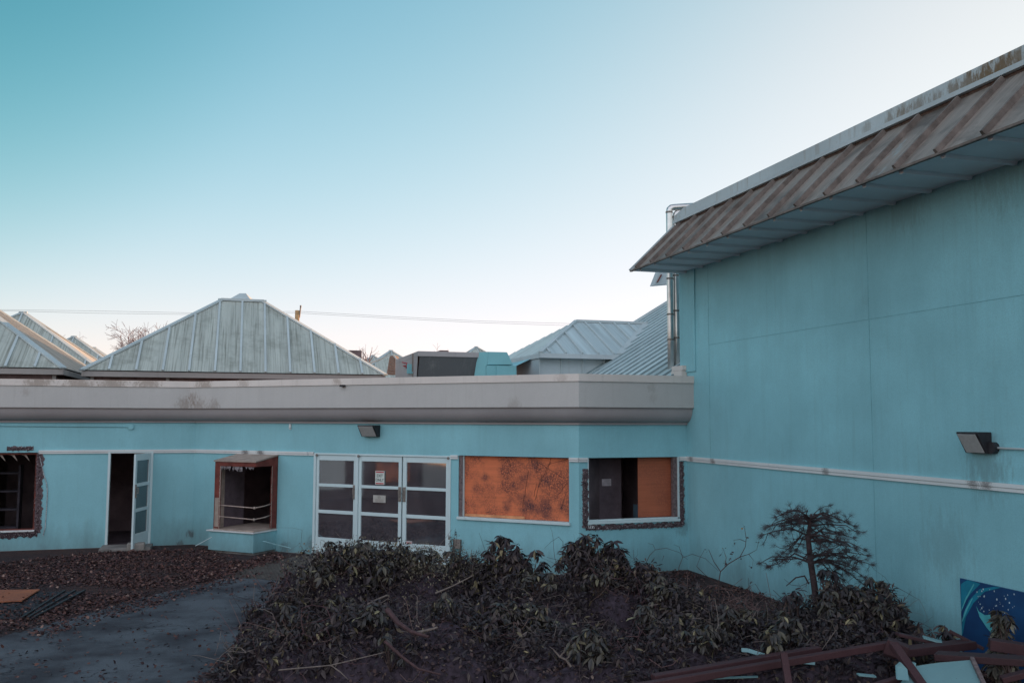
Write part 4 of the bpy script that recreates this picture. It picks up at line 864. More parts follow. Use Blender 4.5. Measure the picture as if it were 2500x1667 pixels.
# ---------------------------------------------------------------- ground
def ground_mat():
    t = NT('soil_and_leaf_litter', .95, .15)
    a = t.ramp(t.noise(9, 8, .75), .35, .68, (.030, .026, .030, 1), (.105, .055, .045, 1)); b = t.ramp(t.noise(.6, 5), .4, .65)
    c = t.mix(b, a, t.mix(.55, a, (.035, .034, .04, 1))); t.col(c); t.bump(t.noise(22, 8, .75), .9, .05); return t.m
S = 900; tag(MB().poly(V((-S, -S, 0)), V((S, -S, 0)), V((S, S, 0)), V((-S, S, 0))).build('ground', ground_mat()), kind='structure')
def asphalt():
    t = NT('worn_asphalt', .9, .2); n = t.noise(90, 5, .8); c = t.ramp(n, .3, .72, (.058, .066, .078, 1), (.145, .160, .178, 1))
    p = t.ramp(t.noise(.9, 6, .6), .40, .62); c = t.mix(t.mul(p, .85), c, (.034, .033, .040, 1))
    v = t.n('TexVoronoi', feature='DISTANCE_TO_EDGE'); v.inputs['Scale'].default_value = .55
    ds = t.n('TexNoise'); ds.inputs['Scale'].default_value = 2.2; ds.inputs['Detail'].default_value = 6; t.l(t.pos, ds.inputs['Vector'])
    ad = t.n('VectorMath', operation='ADD'); sc_ = t.n('VectorMath', operation='SCALE'); sc_.inputs['Scale'].default_value = 1.4; t.l(ds.outputs['Color'], sc_.inputs[0]); t.l(t.pos, ad.inputs[0]); t.l(sc_.outputs[0], ad.inputs[1]); t.l(ad.outputs[0], v.inputs['Vector'])
    cr = t.ramp(v.outputs['Distance'], .004, .016, (1, 1, 1, 1), (0, 0, 0, 1)); c = t.mix(t.mul(cr, t.ramp(t.noise(.7, 3), .45, .6)), c, (.02, .018, .022, 1))
    t.col(c); t.bump(n, .6, .01); return t.m
def pave(pts, z, name, mat, seed=1, jit=.05, sub=14):
    r_ = random.Random(seed); q = [atz(x, y, 0) for x, y in pts]; o = []
    for a, b in zip(q, q[1:] + q[:1]):
        for k in range(sub): p = a.lerp(b, k / sub); o.append(V((p.x + r_.uniform(-jit, jit), p.y + r_.uniform(-jit, jit), z)))
    return tag(MB().poly(*o).build(name, mat), kind='structure')
pave([(-500, 1640), (-60, 1478), (110, 1432), (225, 1400), (330, 1372), (470, 1340), (540, 1322), (655, 1320), (800, 1360), (760, 1480), (620, 1480), (560, 1520), (470, 1580), (330, 1760), (-700, 1900)], .004, 'asphalt_path', asphalt(), 2, .07)
def pavers():
    t = NT('brick_pavers', .9, .2); b = t.n('TexBrick'); b.inputs['Scale'].default_value = 5; b.inputs['Color1'].default_value = (.13, .115, .10, 1); b.inputs['Color2'].default_value = (.085, .075, .07, 1); b.inputs['Mortar'].default_value = (.03, .03, .03, 1); b.inputs['Mortar Size'].default_value = .03
    t.l(t.vec((FM.e, 1), (FM.n, 1), (UP, 1)), b.inputs['Vector']); t.col(t.mix(t.mul(t.ramp(t.noise(3, 6), .4, .7), .6), b.outputs['Color'], (.06, .045, .04, 1))); return t.m
pave([(505, 1325), (560, 1300), (640, 1286), (710, 1272), (800, 1270), (1040, 1302), (1010, 1330), (800, 1345), (655, 1335), (600, 1330)], .009, 'brick_paving', pavers(), 3, .04)
# ---------------------------------------------------------------- vegetation helpers
LT = np.array([[0, 0, 0], [.35, 0, -.01], [.72, 0, -.05], [1, 0, -.16], [.35, 1, .03], [.35, -1, .03], [.72, .72, -.01], [.72, -.72, -.01]])
LF = [(0, 1, 4), (0, 5, 1), (1, 2, 6, 4), (1, 5, 7, 2), (2, 3, 6), (2, 7, 3)]
def leaves(mb, pos, dirs, L, Wf, roll=None):
    """pos (n,3), dirs (n,3), L (n,), Wf width factor"""
    n = len(pos); d = dirs / np.linalg.norm(dirs, axis=1, keepdims=True); up = np.tile([0, 0, 1.0], (n, 1))
    up += rng.normal(0, .35, (n, 3)); s = np.cross(up, d); s /= np.linalg.norm(s, axis=1, keepdims=True) + 1e-9; u = np.cross(d, s)
    T = LT[None] * np.ones((n, 1, 1)); v = pos[:, None] + L[:, None, None] * (T[:, :, 0:1] * d[:, None] + T[:, :, 1:2] * Wf * s[:, None] + T[:, :, 2:3] * u[:, None])
    b = len(mb.v); mb.v += v.reshape(-1, 3).tolist()
    for i in range(n):
        o = b + i * 8
        for f in LF: mb.f.append(tuple(o + k for k in f))
def whorl(mb, c, ax, n, L, Wf, droop):
    ax = np.array(ax, float); ax /= np.linalg.norm(ax); a = np.cross(ax, [.3, .9, .1]); a /= np.linalg.norm(a); b = np.cross(ax, a)
    th = rng.uniform(0, 6.28) + np.arange(n) * 6.283 / n + rng.normal(0, .2, n); dr = droop + rng.normal(0, .25, n)
    d = (np.cos(th)[:, None] * a + np.sin(th)[:, None] * b) * np.cos(dr)[:, None] + ax * np.sin(-dr)[:, None]
    d[:, 2] -= .15
    leaves(mb, np.tile(c, (n, 1)) + d * .012, d, L * rng.uniform(.75, 1.15, n), Wf)
M['rhodo'] = island('rhododendron_leaf', [(0, (.026, .020, .026)), (.6, (.054, .042, .045)), (.90, (.085, .064, .058)), (.955, (.13, .105, .065)), (1, (.28, .23, .13))], .6, .22)
M['rhodo2'] = island('dark_bush_leaf', [(0, (.024, .022, .028)), (.7, (.050, .044, .048)), (.94, (.065, .055, .055)), (1, (.18, .15, .11))], .65, .2)
M['small'] = island('small_shrub_leaf', [(0, (.045, .040, .038)), (.6, (.085, .075, .060)), (1, (.17, .15, .11))], .6)
M['tanleaf'] = island('dry_tan_leaf', [(0, (.10, .085, .06)), (.6, (.17, .145, .10)), (1, (.26, .22, .16))], .7)
M['litter'] = island('fallen_leaf', [(0, (.030, .019, .024)), (.6, (.075, .036, .034)), (.92, (.13, .062, .05)), (1, (.27, .18, .15))], .8)
M['needle'] = simple('pine_needle', (.060, .046, .050), .7, .3, 30, bump=0)
M['pbark'] = simple('pine_bark', (.052, .034, .036), .9, .35, 22)
M['litter2'] = island('dead_leaf', [(0, (.028, .020, .028)), (.6, (.065, .042, .047)), (.93, (.085, .05, .045)), (1, (.22, .16, .13))], .8)
M['rhodo3'] = island('broad_leaf', [(0, (.026, .024, .027)), (.6, (.056, .049, .045)), (.90, (.095, .082, .060)), (.96, (.14, .12, .07)), (1, (.30, .26, .15))], .5, .35)
M['redtwig'] = island('reddish_twigs', [(0, (.05, .026, .032)), (.6, (.12, .06, .065)), (1, (.20, .13, .11))], .8)
M['heap'] = simple('packed_brush', (.046, .034, .046), .95, .5, 14, bump=.9)
def ztop(py, px, Y): return at(px, py, Y).z
# mound ellipsoids of the cut brush: (px, depth, top y in photo, radius)
ELL = [(640, 12.0, 1365, .55), (605, 10.9, 1490, .6), (700, 12.8, 1268, .55), (765, 12.7, 1266, .7), (830, 13.2, 1258, .65), (905, 13.2, 1260, .65), (690, 11.0, 1420, .8), (850, 11.2, 1390, .9), (1000, 11.2, 1390, .9),
       (975, 13.2, 1268, .6), (1060, 13.4, 1282, .6), (1100, 12.0, 1385, .9), (1150, 13.5, 1285, .65), (1220, 12.6, 1322, .8), (1325, 13.1, 1278, .6), (1250, 11.3, 1440, .9), (1405, 13.0, 1285, .6), (1485, 13.0, 1304, .6), (1560, 12.5, 1348, .7),
       (1400, 11.0, 1450, .9), (1550, 11.3, 1430, .8), (1650, 12.0, 1405, .6), (1745, 11.6, 1432, .65), (1835, 12.2, 1385, .65), (1930, 12.2, 1358, .7), (2005, 12.4, 1352, .5), (2050, 12.5, 1412, .35), (1900, 11.3, 1430, .8), (1780, 11.0, 1470, .8), (2010, 11.4, 1460, .6)]
EL = []
for (px, Y, py, rr) in ELL:
    p = at(px, py, Y); EL.append((p.x, Y, max(p.z, .15), rr))
def mound(x, y):
    h = 0
    for (cx, cy, zt2, rr) in EL:
        q = ((x - cx) ** 2 + (y - cy) ** 2) / (rr * rr)
        if q < 1: h = max(h, zt2 * math.sqrt(1 - q) ** .7)
    return h
# packed core: a lumpy low heap
from mathutils import noise as mn
m = MB(); xs = np.arange(-4.6, 6.4, .11); ys = np.arange(8.7, 14.3, .11)
vv = []
for y in ys:
    for x in xs:
        h = mound(x, y) * .78 - .06; nn_ = mn.noise(V((x * 3, y * 3, 0))) * .16 + mn.noise(V((x * 9, y * 9, 5))) * .07; vv.append((x, y, max(-.05, h + (nn_ if h > .1 else 0))))
nx = len(xs); m.add(vv, [(j * nx + i, j * nx + i + 1, (j + 1) * nx + i + 1, (j + 1) * nx + i) for j in range(len(ys) - 1) for i in range(nx - 1) if max(vv[j * nx + i][2], vv[(j + 1) * nx + i + 1][2]) > -.04])
brush = m.build('brush_pile', M['heap']); tag(brush, 'long dark pile of cut branches and leaves across the foreground', 'brush pile', kind='stuff')
def surf(n, rr=random.Random(33), lo=.6, hi=1.04, sel=None):
    o = []
    while len(o) < n:
        cx, cy, zt2, r = EL[rr.randrange(len(EL))] if sel is None else EL[rr.choice(sel)]
        a = rr.uniform(0, 6.283); q = math.sqrt(rr.random()) * r; x, y = cx + math.cos(a) * q, cy + math.sin(a) * q; h = mound(x, y)
        if h < .05: continue
        o.append((x, y, h * rr.uniform(lo, hi)))
    return o
m = MB(); small = MB(); tan_ = MB(); tw = MB()
rr = random.Random(44)
for p in surf(5200, hi=1.10):
    nz_ = mn.noise(V((p[0] * 1.3, p[1] * 1.3, 2)))
    if nz_ < -.22: continue
    ax = (rr.gauss(0, .8), rr.gauss(-.3, .7), rr.uniform(-.3, 1)); whorl(m, p, ax, rr.randint(3, 8), rr.uniform(.07, .12) * (1 + nz_ * .5), rr.uniform(.14, .2), rr.uniform(0, 1.1))
m.build('foliage', M['rhodo'], brush)
m = MB(); st = MB()                        # bushier clumps rising out of the pile
for (cx, cy, cz) in surf(64, lo=.85, hi=1.0):
    rc = rr.uniform(.14, .30); hc_ = rr.uniform(.10, .30); st_n = rr.randint(9, 20)
    for _ in range(st_n):
        a = rr.uniform(0, 6.283); q = math.sqrt(rr.random()) * rc; z = cz + hc_ * (1 - (q / rc) ** 2) * rr.uniform(.55, 1.1); pt_c = (cx + math.cos(a) * q, cy + math.sin(a) * q, z)
        st.tube([V((cx, cy, cz - .2)), V(pt_c).lerp(V((cx, cy, cz - .2)), .4) + V((0, 0, .03)), V(pt_c)], [.007, .006, .004], 4, cap=False)
        whorl(m, pt_c, (math.cos(a) * q * 2.5, math.sin(a) * q * 2.5, 1), rr.randint(6, 10), rr.uniform(.09, .14), .18, rr.uniform(.2, 1.0))
m.build('broad_foliage', M['rhodo3'], brush); st.build('stems', M['bark'], brush)
pos = np.array(surf(14000, lo=.7)); d = rng.normal(0, 1, pos.shape); leaves(small, pos, d, rng.uniform(.025, .07, len(pos)), .25); small.build('small_foliage', M['rhodo2'], brush)
pos = np.array(surf(3800, lo=.85, hi=1.12, sel=(9, 5, 4, 10, 3))); d = rng.normal(0, 1, pos.shape); leaves(tan_, pos, d, rng.uniform(.02, .05, len(pos)), .22); tan_.build('tan_foliage', M['tanleaf'], brush)
lit = MB(); pos = [(x, y, hz) for x, y, hz in [(rr.uniform(-4.4, 6.2), rr.uniform(9.5, 14.1), 0) for _ in range(30000)]]
pos = np.array([(x, y, max(0, mound(x, y) * .78 - .06) + mn.noise(V((x * 3, y * 3, 0))) * .16 + mn.noise(V((x * 9, y * 9, 5))) * .07 + .03) for x, y, _ in pos if mound(x, y) > .14])
d = rng.normal(0, 1, pos.shape); leaves(lit, pos, d, rng.uniform(.03, .07, len(pos)), .34); lit.build('dead_leaves', M['litter2'], brush)
tw2 = MB()
for j, p in enumerate(surf(1500, lo=.7, hi=1.03)):
    if p[0] > 1.8 and j % 2: continue
    d = V((rr.gauss(0, 1), rr.gauss(0, .8), rr.gauss(.1, .4))).normalized(); L = rr.uniform(.12, .6); s_v = V([rr.gauss(0, .10) for _ in range(3)]); s_w = V([rr.gauss(0, .05) for _ in range(3)])
    w_ = rr.uniform(.0018, .0048); k_ = rr.uniform(2, 4)
    (tw2 if mn.noise(V((p[0] * 1.1, p[1] * 1.1, 8))) > .12 else tw).tube([V(p) + d * L * t + s_v * math.sin(t * k_) + s_w * math.sin(t * 7) for t in (0, .2, .4, .6, .8, 1)], [w_, w_, w_ * .9, w_ * .8, w_ * .6, w_ * .4], 4, cap=False)
tw2.build('red_twigs', M['redtwig'], brush)
tw.build('twigs', M['twig'], brush)
# named branches lying on the pile
def branch(pts, r0, lab, Yo=0, mat='bark', forks=()):
    q = [at(x, y, Y) for x, y, Y in pts]; m = MB(); m.tube(q, [r0 * (1 - .5 * i / (len(q) - 1)) for i in range(len(q))], 8)
    for (x0, y0, Y0, x1, y1, Y1, r1) in forks: m.tube([at(x0, y0, Y0), at((x0 + x1) / 2 + 3, (y0 + y1) / 2, (Y0 + Y1) / 2), at(x1, y1, Y1)], [r1, r1 * .8, r1 * .4], 6)
    tag(m.build('cut_branch', M[mat]), lab, 'branch', 'cut branches lying on the brush pile')
M['redbark'] = simple('red_bark', (.07, .038, .040), .8, .35, 18); M['pale'] = simple('pale_wood', (.17, .135, .12), .8, .3, 20)
branch([(890, 1400, 10.7), (915, 1430, 10.5), (945, 1450, 10.35), (985, 1462, 10.25)], .034, 'thick reddish bent branch near the middle of the brush pile', mat='redbark')
branch([(845, 1388, 12.3), (868, 1376, 12.25), (890, 1366, 12.2)], .022, 'short straight pale stick below the middle glass door', mat='pale')
branch([(640, 1538, 10.2), (760, 1527, 10.1), (830, 1510, 10.1), (880, 1498, 10.1)], .008, 'long thin curved pale branch low on left of the brush pile', mat='pale', forks=((760, 1527, 10.1, 800, 1560, 10.1, .008),))
branch([(884, 1472, 10.2), (920, 1505, 10.1), (960, 1535, 10.0), (1012, 1548, 9.95)], .020, 'dark reddish branch lying low at the front of the pile', mat='redbark')
branch([(1311, 1530, 10.2), (1300, 1514, 10.2), (1286, 1508, 10.2), (1272, 1492, 10.2)], .014, 'pale forked stick with four prongs at the foot of the pile', mat='pale', forks=((1286, 1508, 10.2, 1298, 1486, 10.15, .010), (1300, 1514, 10.2, 1309, 1500, 10.15, .011), (1276, 1498, 10.2, 1262, 1484, 10.2, .006)))
branch([(1000, 1362, 12.1), (1040, 1345, 12.1), (1085, 1322, 12.1)], .012, 'thin pale twig lying below the right glass door corner', mat='pale')
branch([(960, 1452, 10.4), (985, 1446, 10.3), (1005, 1440, 10.3)], .02, 'stubby pale branch end pointing right from the reddish branch', mat='pale')
# rhododendrons standing out of the pile
GB = 'rhododendrons standing out of the brush pile'
def rhodo(px, ytop, Y, wpx, nw, seed, label, spots=(), mat='rhodo'):
    rr = random.Random(seed); p = at(px, ytop, Y); H = p.z; wx = wpx / 2352 * 2500 / FPX * Y / 2
    root = thing('rhododendron', label, 'shrub', V((p.x, Y, 0)), GB); st = MB(); lf = MB(); tips = []
    for i in range(nw):
        t = rr.random(); a = rr.uniform(0, 6.283); z = H * (.30 + .70 * t) - .08; rad = wx * (1.0 - .62 * t ** 1.6) * rr.uniform(.35, 1)
        tips.append(V((p.x + math.cos(a) * rad, Y + math.sin(a) * rad * .8, z)))
    for (sx, sy) in spots: q = at(sx, sy, Y + rr.uniform(-.15, .1)); tips += [q, q + V((rr.gauss(0, .03), rr.gauss(0, .05), -.05))]
    for q in tips:
        b = V((p.x + rr.gauss(0, wx * .2), Y + rr.gauss(0, .1), q.z * .3)); mid = b.lerp(q, .6) + V((rr.gauss(0, .04), rr.gauss(0, .04), -.05))
        st.tube([b, mid, q], [.012, .008, .005], 5, cap=False)
        whorl(lf, tuple(q), (rr.gauss(0, .45), rr.gauss(-.1, .45), 1), rr.randint(8, 11), rr.uniform(.115, .155), .17, rr.uniform(.25, .95))
        whorl(lf, (q.x, q.y, q.z - .03), (rr.gauss(0, .4), rr.gauss(0, .4), 1), rr.randint(4, 7), rr.uniform(.08, .12), .17, rr.uniform(.9, 1.3))
    st.build('stems', M['bark'], root); lf.build('foliage', M[mat], root)
rhodo(1170, 1248, 13.4, 135, 74, 1, 'tallest loose rhododendron against the wall under the boarded window', [(1150, 1228), (1162, 1234), (1135, 1243), (1145, 1252), (1187, 1250), (1228, 1262), (1243, 1288), (1120, 1262), (1210, 1282), (1175, 1262)])
rhodo(1268, 1310, 13.2, 80, 24, 2, 'low small rhododendron in the dip between two taller ones', [(1262, 1318)])
rhodo(1338, 1230, 13.3, 100, 110, 3, 'dense rhododendron column under the left jagged edge of the corner window', [(1345, 1228), (1370, 1232), (1310, 1245), (1300, 1268), (1290, 1285), (1375, 1262), (1325, 1238)])
rhodo(1408, 1246, 13.3, 78, 84, 4, 'narrow rhododendron column below the middle of the corner window', [(1408, 1242), (1400, 1252), (1420, 1255), (1436, 1282), (1385, 1268)])
rhodo(1482, 1286, 13.1, 96, 60, 5, 'rounded low rhododendron right of the narrow column', [(1475, 1296), (1458, 1300)])
rhodo(1120, 1295, 13.5, 84, 44, 6, 'squat rhododendron left of the tallest loose one', [(1105, 1290)])
rhodo(1930, 1372, 12.2, 150, 60, 7, 'broad dark leafy shrub around the foot of the little pine', [(1888, 1305), (1912, 1310), (1905, 1330), (1940, 1350), (1900, 1348)], 'rhodo2')
rhodo(2010, 1356, 12.3, 90, 46, 8, 'dark leafy heap shrub right of the little pine', [(1995, 1350), (2020, 1362)], 'rhodo2')
rhodo(1840, 1380, 12.1, 90, 36, 9, 'low leafy shrub left of the little pine trunk', [(1805, 1365), (1826, 1355)], 'rhodo2')
rhodo(2170, 1462, 11.2, 90, 14, 10, 'sparse leafy shrub against the blue mural panel', [(2110, 1438), (2170, 1435), (2180, 1455), (2140, 1450)], 'rhodo')
rhodo(2300, 1405, 11.0, 60, 36, 11, 'reddish brown shrub growing in front of the blue mural panel', [(2290, 1400), (2310, 1410)], 'small')
# small-leaved cut shrubs in front of the doors
def small_shrub(px, ytop, Y, wpx, n, seed, label, mat, lean=0):
    rr = random.Random(seed); p = at(px, ytop, Y); H = p.z; wx = wpx * K / FPX * Y / 2; base = V((p.x - lean, Y, max(0, H - .75)))
    root = thing('small_leaved_shrub', label, 'shrub', V((base.x, Y, 0)), 'small leaved cut shrubs before the doors'); st = MB(); lf = MB(); P_ = []; D_ = []
    for i in range(n):
        tp_ = V((p.x + rr.gauss(0, wx * .45), Y + rr.gauss(0, .12), base.z + (H - base.z) * rr.uniform(.35, 1.0)))
        pts = [base + V((rr.gauss(0, wx * .3), rr.gauss(0, .05), 0))]
        for k in range(1, 6): pts.append(pts[0].lerp(tp_, k / 5) + V((rr.gauss(0, .02), rr.gauss(0, .02), rr.gauss(0, .01))))
        st.tube(pts, [.006, .005, .004, .003, .003, .002], 4, cap=False)
        for k in range(36):
            t = rr.uniform(.25, 1); i_ = min(4, int(t * 5)); c = pts[i_].lerp(pts[i_ + 1], t * 5 - i_); P_.append(tuple(c + V([rr.gauss(0, .022) for _ in range(3)]))); D_.append((rr.gauss(0, 1), rr.gauss(0, 1), rr.gauss(.3, .7)))
    leaves(lf, np.array(P_), np.array(D_), rng.uniform(.018, .038, len(P_)), .33)
    st.build('stems', M['twig'], root); lf.build('foliage', M[mat], root)
small_shrub(748, 1252, 12.9, 80, 26, 1, 'tan leaved cut shrub at the left corner of the glass doors', 'tanleaf')
small_shrub(802, 1228, 13.3, 46, 26, 2, 'taller upright small leaved shrub before the left glass door', 'small')
small_shrub(868, 1238, 13.3, 80, 40, 3, 'bushy small leaved shrub before the middle glass door', 'small')
small_shrub(955, 1256, 13.2, 100, 60, 4, 'pale olive feathery shrub before the right glass door', 'tanleaf')
small_shrub(1043, 1212, 13.4, 44, 12, 5, 'thin tall twiggy shrub at the right door frame', 'small')
small_shrub(1078, 1254, 13.4, 80, 46, 6, 'dark small leaved shrub right of the glass doors', 'small')
u, z = FM.uz(1052, 1247); tag(MB().obox(FM.pt(u - .08, z - .11, .0), FM.e * .17, FM.n * .08, UP * .2).build('outlet_box', M['band'], None, bevel=.01), 'small dark electrical box low on the wall beside the doors', 'electrical box')
# ---- the little pine
pb = at(1872, 1355, 13.0); pine = thing('pine_tree', 'little flat-topped pine with bent branches before the tall teal wall', 'tree', V((pb.x, 13.0, 0)))
rr = random.Random(77); yy = 13.0
trunk = [V((pb.x + .02, yy, 0)), at(1872, 1355, yy), at(1862, 1290, yy), at(1856, 1235, yy), at(1860, 1200, yy), at(1864, 1180, yy)]
m = MB(); m.tube(trunk, [.05, .045, .042, .034, .022, .014], 10); m.build('trunk', M['pbark'], pine, smooth=True)
br = MB(); nd = MB(); nv = []; nf = []
def tuft(c, d, n=46, L=.10):
    for _ in range(n):
        v = (V(d) * 1.2 + V([rr.gauss(0, .75) for _ in range(3)])).normalized(); s = v.orthogonal().normalized() * .0017; b = V(c) + V([rr.gauss(0, .012) for _ in range(3)]); k = len(nd.v)
        nd.v += [tuple(b - s), tuple(b + s), tuple(b + v * L * rr.uniform(.7, 1.15))]; nd.f.append((k, k + 1, k + 2))
tip_list = [(1758, 1212), (1752, 1228), (1765, 1208), (1782, 1187), (1800, 1180), (1747, 1292), (1765, 1300), (1785, 1285), (1800, 1268), (1818, 1258), (1830, 1262), (1838, 1292), (1815, 1190), (1835, 1182), (1888, 1182), (1900, 1185), (1925, 1192), (1945, 1200), (1962, 1208), (1968, 1222), (1960, 1235), (1935, 1245),
            (1985, 1262), (1992, 1275), (2002, 1296), (1975, 1290), (1960, 1302), (1985, 1325), (1975, 1335), (1940, 1310), (1955, 1280), (1930, 1275), (1905, 1262), (1890, 1268), (1915, 1240), (1880, 1240), (1925, 1225), (1900, 1215), (1870, 1205), (1845, 1215), (1820, 1212), (1800, 1205), (1790, 1220), (1945, 1262), (1965, 1258), (1920, 1300), (1895, 1290), (1935, 1330)]
for (x, y) in tip_list:
    Y = yy + rr.uniform(-.4, .35); tp_ = at(x, y, Y)
    zj = 1 if y < 1250 else 0
    s0 = V((trunk[4] if y < 1225 else trunk[3] if y < 1270 else trunk[2]).to_tuple()) + UP * rr.uniform(-.05, .08)
    m1_ = s0.lerp(tp_, .35) + UP * rr.uniform(.04, .13) + V((0, rr.gauss(0, .05), 0)); m2_ = s0.lerp(tp_, .72) + UP * rr.uniform(.0, .09) + V((rr.gauss(0, .03), rr.gauss(0, .04), 0))
    br.tube([s0, m1_, m2_, tp_], [.014, .010, .007, .004], 5, cap=False)
    tuft(tp_, (tp_ - m2_).normalized(), 64)
    for k in range(6):
        c = m1_.lerp(tp_, rr.uniform(.1, .95)); e_ = c + V((rr.gauss(0, .09), rr.gauss(0, .09), rr.gauss(.0, .06))); br.tube([c, (c + e_) / 2 + V((rr.gauss(0, .015), 0, rr.gauss(0, .015))), e_], [.005, .004, .003], 4, cap=False); tuft(e_, (e_ - c).normalized(), 30)
q0 = at(1868, 1181, yy); q1 = at(1880, 1170, yy); q2 = at(1893, 1163, yy); q3 = at(1905, 1161, yy); br.tube([q0, q1, q2, q3], [.007, .005, .004, .004], 5, cap=False); tuft(q3, (.7, 0, .1), 50, .09)
q0 = at(1858, 1340, yy); br.tube([q0, at(1848, 1322, yy), at(1828, 1326, yy), at(1806, 1345, yy)], [.014, .012, .01, .006], 5)
br.build('branches', M['pbark'], pine); nd.build('needles', M['needle'], pine)
# ---- bare twiggy shrub, vine tangle
sp_ = at(1652, 1372, 13.6); tws = thing('bare_shrub', 'bare twiggy stem with curled dead leaves left of the pine', 'shrub', V((sp_.x, 13.6, 0))); m = MB()
def line(m, pts, r, Y): m.tube([at(x, y, Y) for x, y in pts], [r * (1 - .6 * i / (len(pts) - 1)) for i in range(len(pts))], 4, cap=False)
Y = 13.6
line(m, [(1652, 1372), (1650, 1340), (1655, 1312), (1672, 1295), (1700, 1278), (1712, 1255), (1714, 1235), (1710, 1212)], .009, Y)
line(m, [(1655, 1312), (1640, 1290), (1628, 1262), (1622, 1268)], .006, Y); line(m, [(1665, 1300), (1668, 1280), (1662, 1262), (1655, 1275)], .005, Y); line(m, [(1700, 1278), (1720, 1272), (1738, 1262), (1742, 1245)], .005, Y)
line(m, [(1712, 1243), (1700, 1238), (1685, 1240), (1688, 1250)], .005, Y); line(m, [(1720, 1272), (1730, 1285), (1728, 1300)], .004, Y); line(m, [(1650, 1340), (1620, 1320), (1600, 1300), (1608, 1280), (1618, 1262)], .005, Y); line(m, [(1700, 1362), (1720, 1350), (1725, 1335)], .005, Y - .5); line(m, [(1690, 1400), (1730, 1375), (1762, 1358)], .004, Y - .6)
m.build('stems', M['bark'], tws); lf = MB(); rr = random.Random(2); P_ = []
for (x, y) in ((1714, 1235), (1710, 1212), (1622, 1262), (1655, 1275), (1662, 1262), (1688, 1250), (1728, 1300), (1742, 1245), (1675, 1285), (1670, 1300), (1666, 1292), (1725, 1335), (1700, 1278), (1680, 1270)):
    for _ in range(4): P_.append(tuple(at(x + rr.gauss(0, 2), y + rr.gauss(0, 2), Y)))
leaves(lf, np.array(P_), rng.normal(0, 1, (len(P_), 3)), rng.uniform(.02, .045, len(P_)), .35); lf.build('dead_leaves', M['rhodo'], tws)
b2 = at(1430, 1330, 13.6); tws = thing('bare_shrub', 'thin arching bare stems in front of wall below the corner window', 'shrub', V((b2.x, 13.6, 0))); m = MB()
line(m, [(1555, 1335), (1560, 1300), (1568, 1280), (1590, 1272), (1620, 1282), (1650, 1310)], .005, 14.2); line(m, [(1568, 1280), (1560, 1255), (1548, 1250)], .004, 14.2); line(m, [(1480, 1300), (1492, 1275), (1505, 1262), (1500, 1250), (1488, 1247)], .005, 13.8); line(m, [(1505, 1262), (1530, 1258), (1560, 1268), (1580, 1285)], .004, 13.8); line(m, [(1460, 1300), (1456, 1280), (1455, 1262)], .004, 13.8); line(m, [(1525, 1275), (1520, 1290)], .003, 13.8)
m.build('stems', M['bark'], tws)
rr = random.Random(6); m = MB(); c0 = at(1680, 1350, 14.2)
for k in range(230):
    a = V((c0.x + rr.gauss(0, .42), c0.y + rr.gauss(0, .4), rr.uniform(.02, .45))); d = V((rr.gauss(0, 1), rr.gauss(0, .6), rr.gauss(.0, .7))).normalized(); L = rr.uniform(.2, .6); s = V([rr.gauss(0, .1) for _ in range(3)])
    pts = [a + d * L * t + s * math.sin(t * 3.1) + UP * (-.15 * t * t) for t in (0, .25, .5, .75, 1)]; pts = [V((p.x, p.y, max(.01, p.z))) for p in pts]; m.tube(pts, .0035, 3, cap=False)
tag(m.build('vine_tangle', simple('dry_vine', (.20, .125, .115), .85, .4, 5)), 'tangle of dry reddish vine stems at the foot of the tall wall', 'dead vines', kind='stuff')
# ---- fallen leaves on the ground
pos = []; rr = random.Random(10)
def inpoly(x, y, pts):
    c = False; j = len(pts) - 1
    for i in range(len(pts)):
        if (pts[i][1] > y) != (pts[j][1] > y) and x < (pts[j][0] - pts[i][0]) * (y - pts[i][1]) / (pts[j][1] - pts[i][1] + 1e-12) + pts[i][0]: c = not c
        j = i
    return c
def scatter(poly, n, soft=0):
    q = [atz(x, y, 0) for x, y in poly]; q = [(p.x, p.y) for p in q]; x0, x1 = min(p[0] for p in q), max(p[0] for p in q); y0, y1 = min(p[1] for p in q), max(p[1] for p in q); o = []
    while len(o) < n:
        x, y = rr.uniform(x0, x1), rr.uniform(y0, y1)
        if inpoly(x, y, q) and mn.noise(V((x * .9, y * .9, 3))) + rr.uniform(-.3, .5) > 0: o.append((x + rr.gauss(0, .05), y + rr.gauss(0, .05), rr.uniform(.006, .035)))
    return o
pos += scatter([(-60, 1300), (240, 1268), (480, 1262), (640, 1268), (650, 1284), (540, 1318), (330, 1368), (200, 1405), (80, 1435), (-60, 1470)], 17000)
pos += scatter([(430, 1600), (590, 1480), (760, 1470), (1500, 1500), (2300, 1500), (2300, 1600)], 9000)
pos += scatter([(1100, 1310), (1320, 1326), (1560, 1310), (1760, 1370), (1700, 1420), (1100, 1360)], 4500)
pos += scatter([(-60, 1600), (-60, 1480), (200, 1410), (540, 1330), (650, 1300), (620, 1450), (430, 1600)], 500)
pos += scatter([(-60, 1500), (-60, 1440), (210, 1385), (480, 1320), (640, 1268), (660, 1300), (520, 1345), (330, 1400), (150, 1450)], 2600)
pos += scatter([(400, 1600), (560, 1470), (620, 1400), (700, 1500), (600, 1600)], 2200)
pos = np.array(pos); d = rng.normal(0, 1, pos.shape); d[:, 2] *= .35; mL = MB(); leaves(mL, pos, d, rng.uniform(.03, .075, len(pos)), .36)
tag(mL.build('fallen_leaves', M['litter']), 'reddish brown fallen leaves covering the ground', 'fallen leaves', kind='stuff')
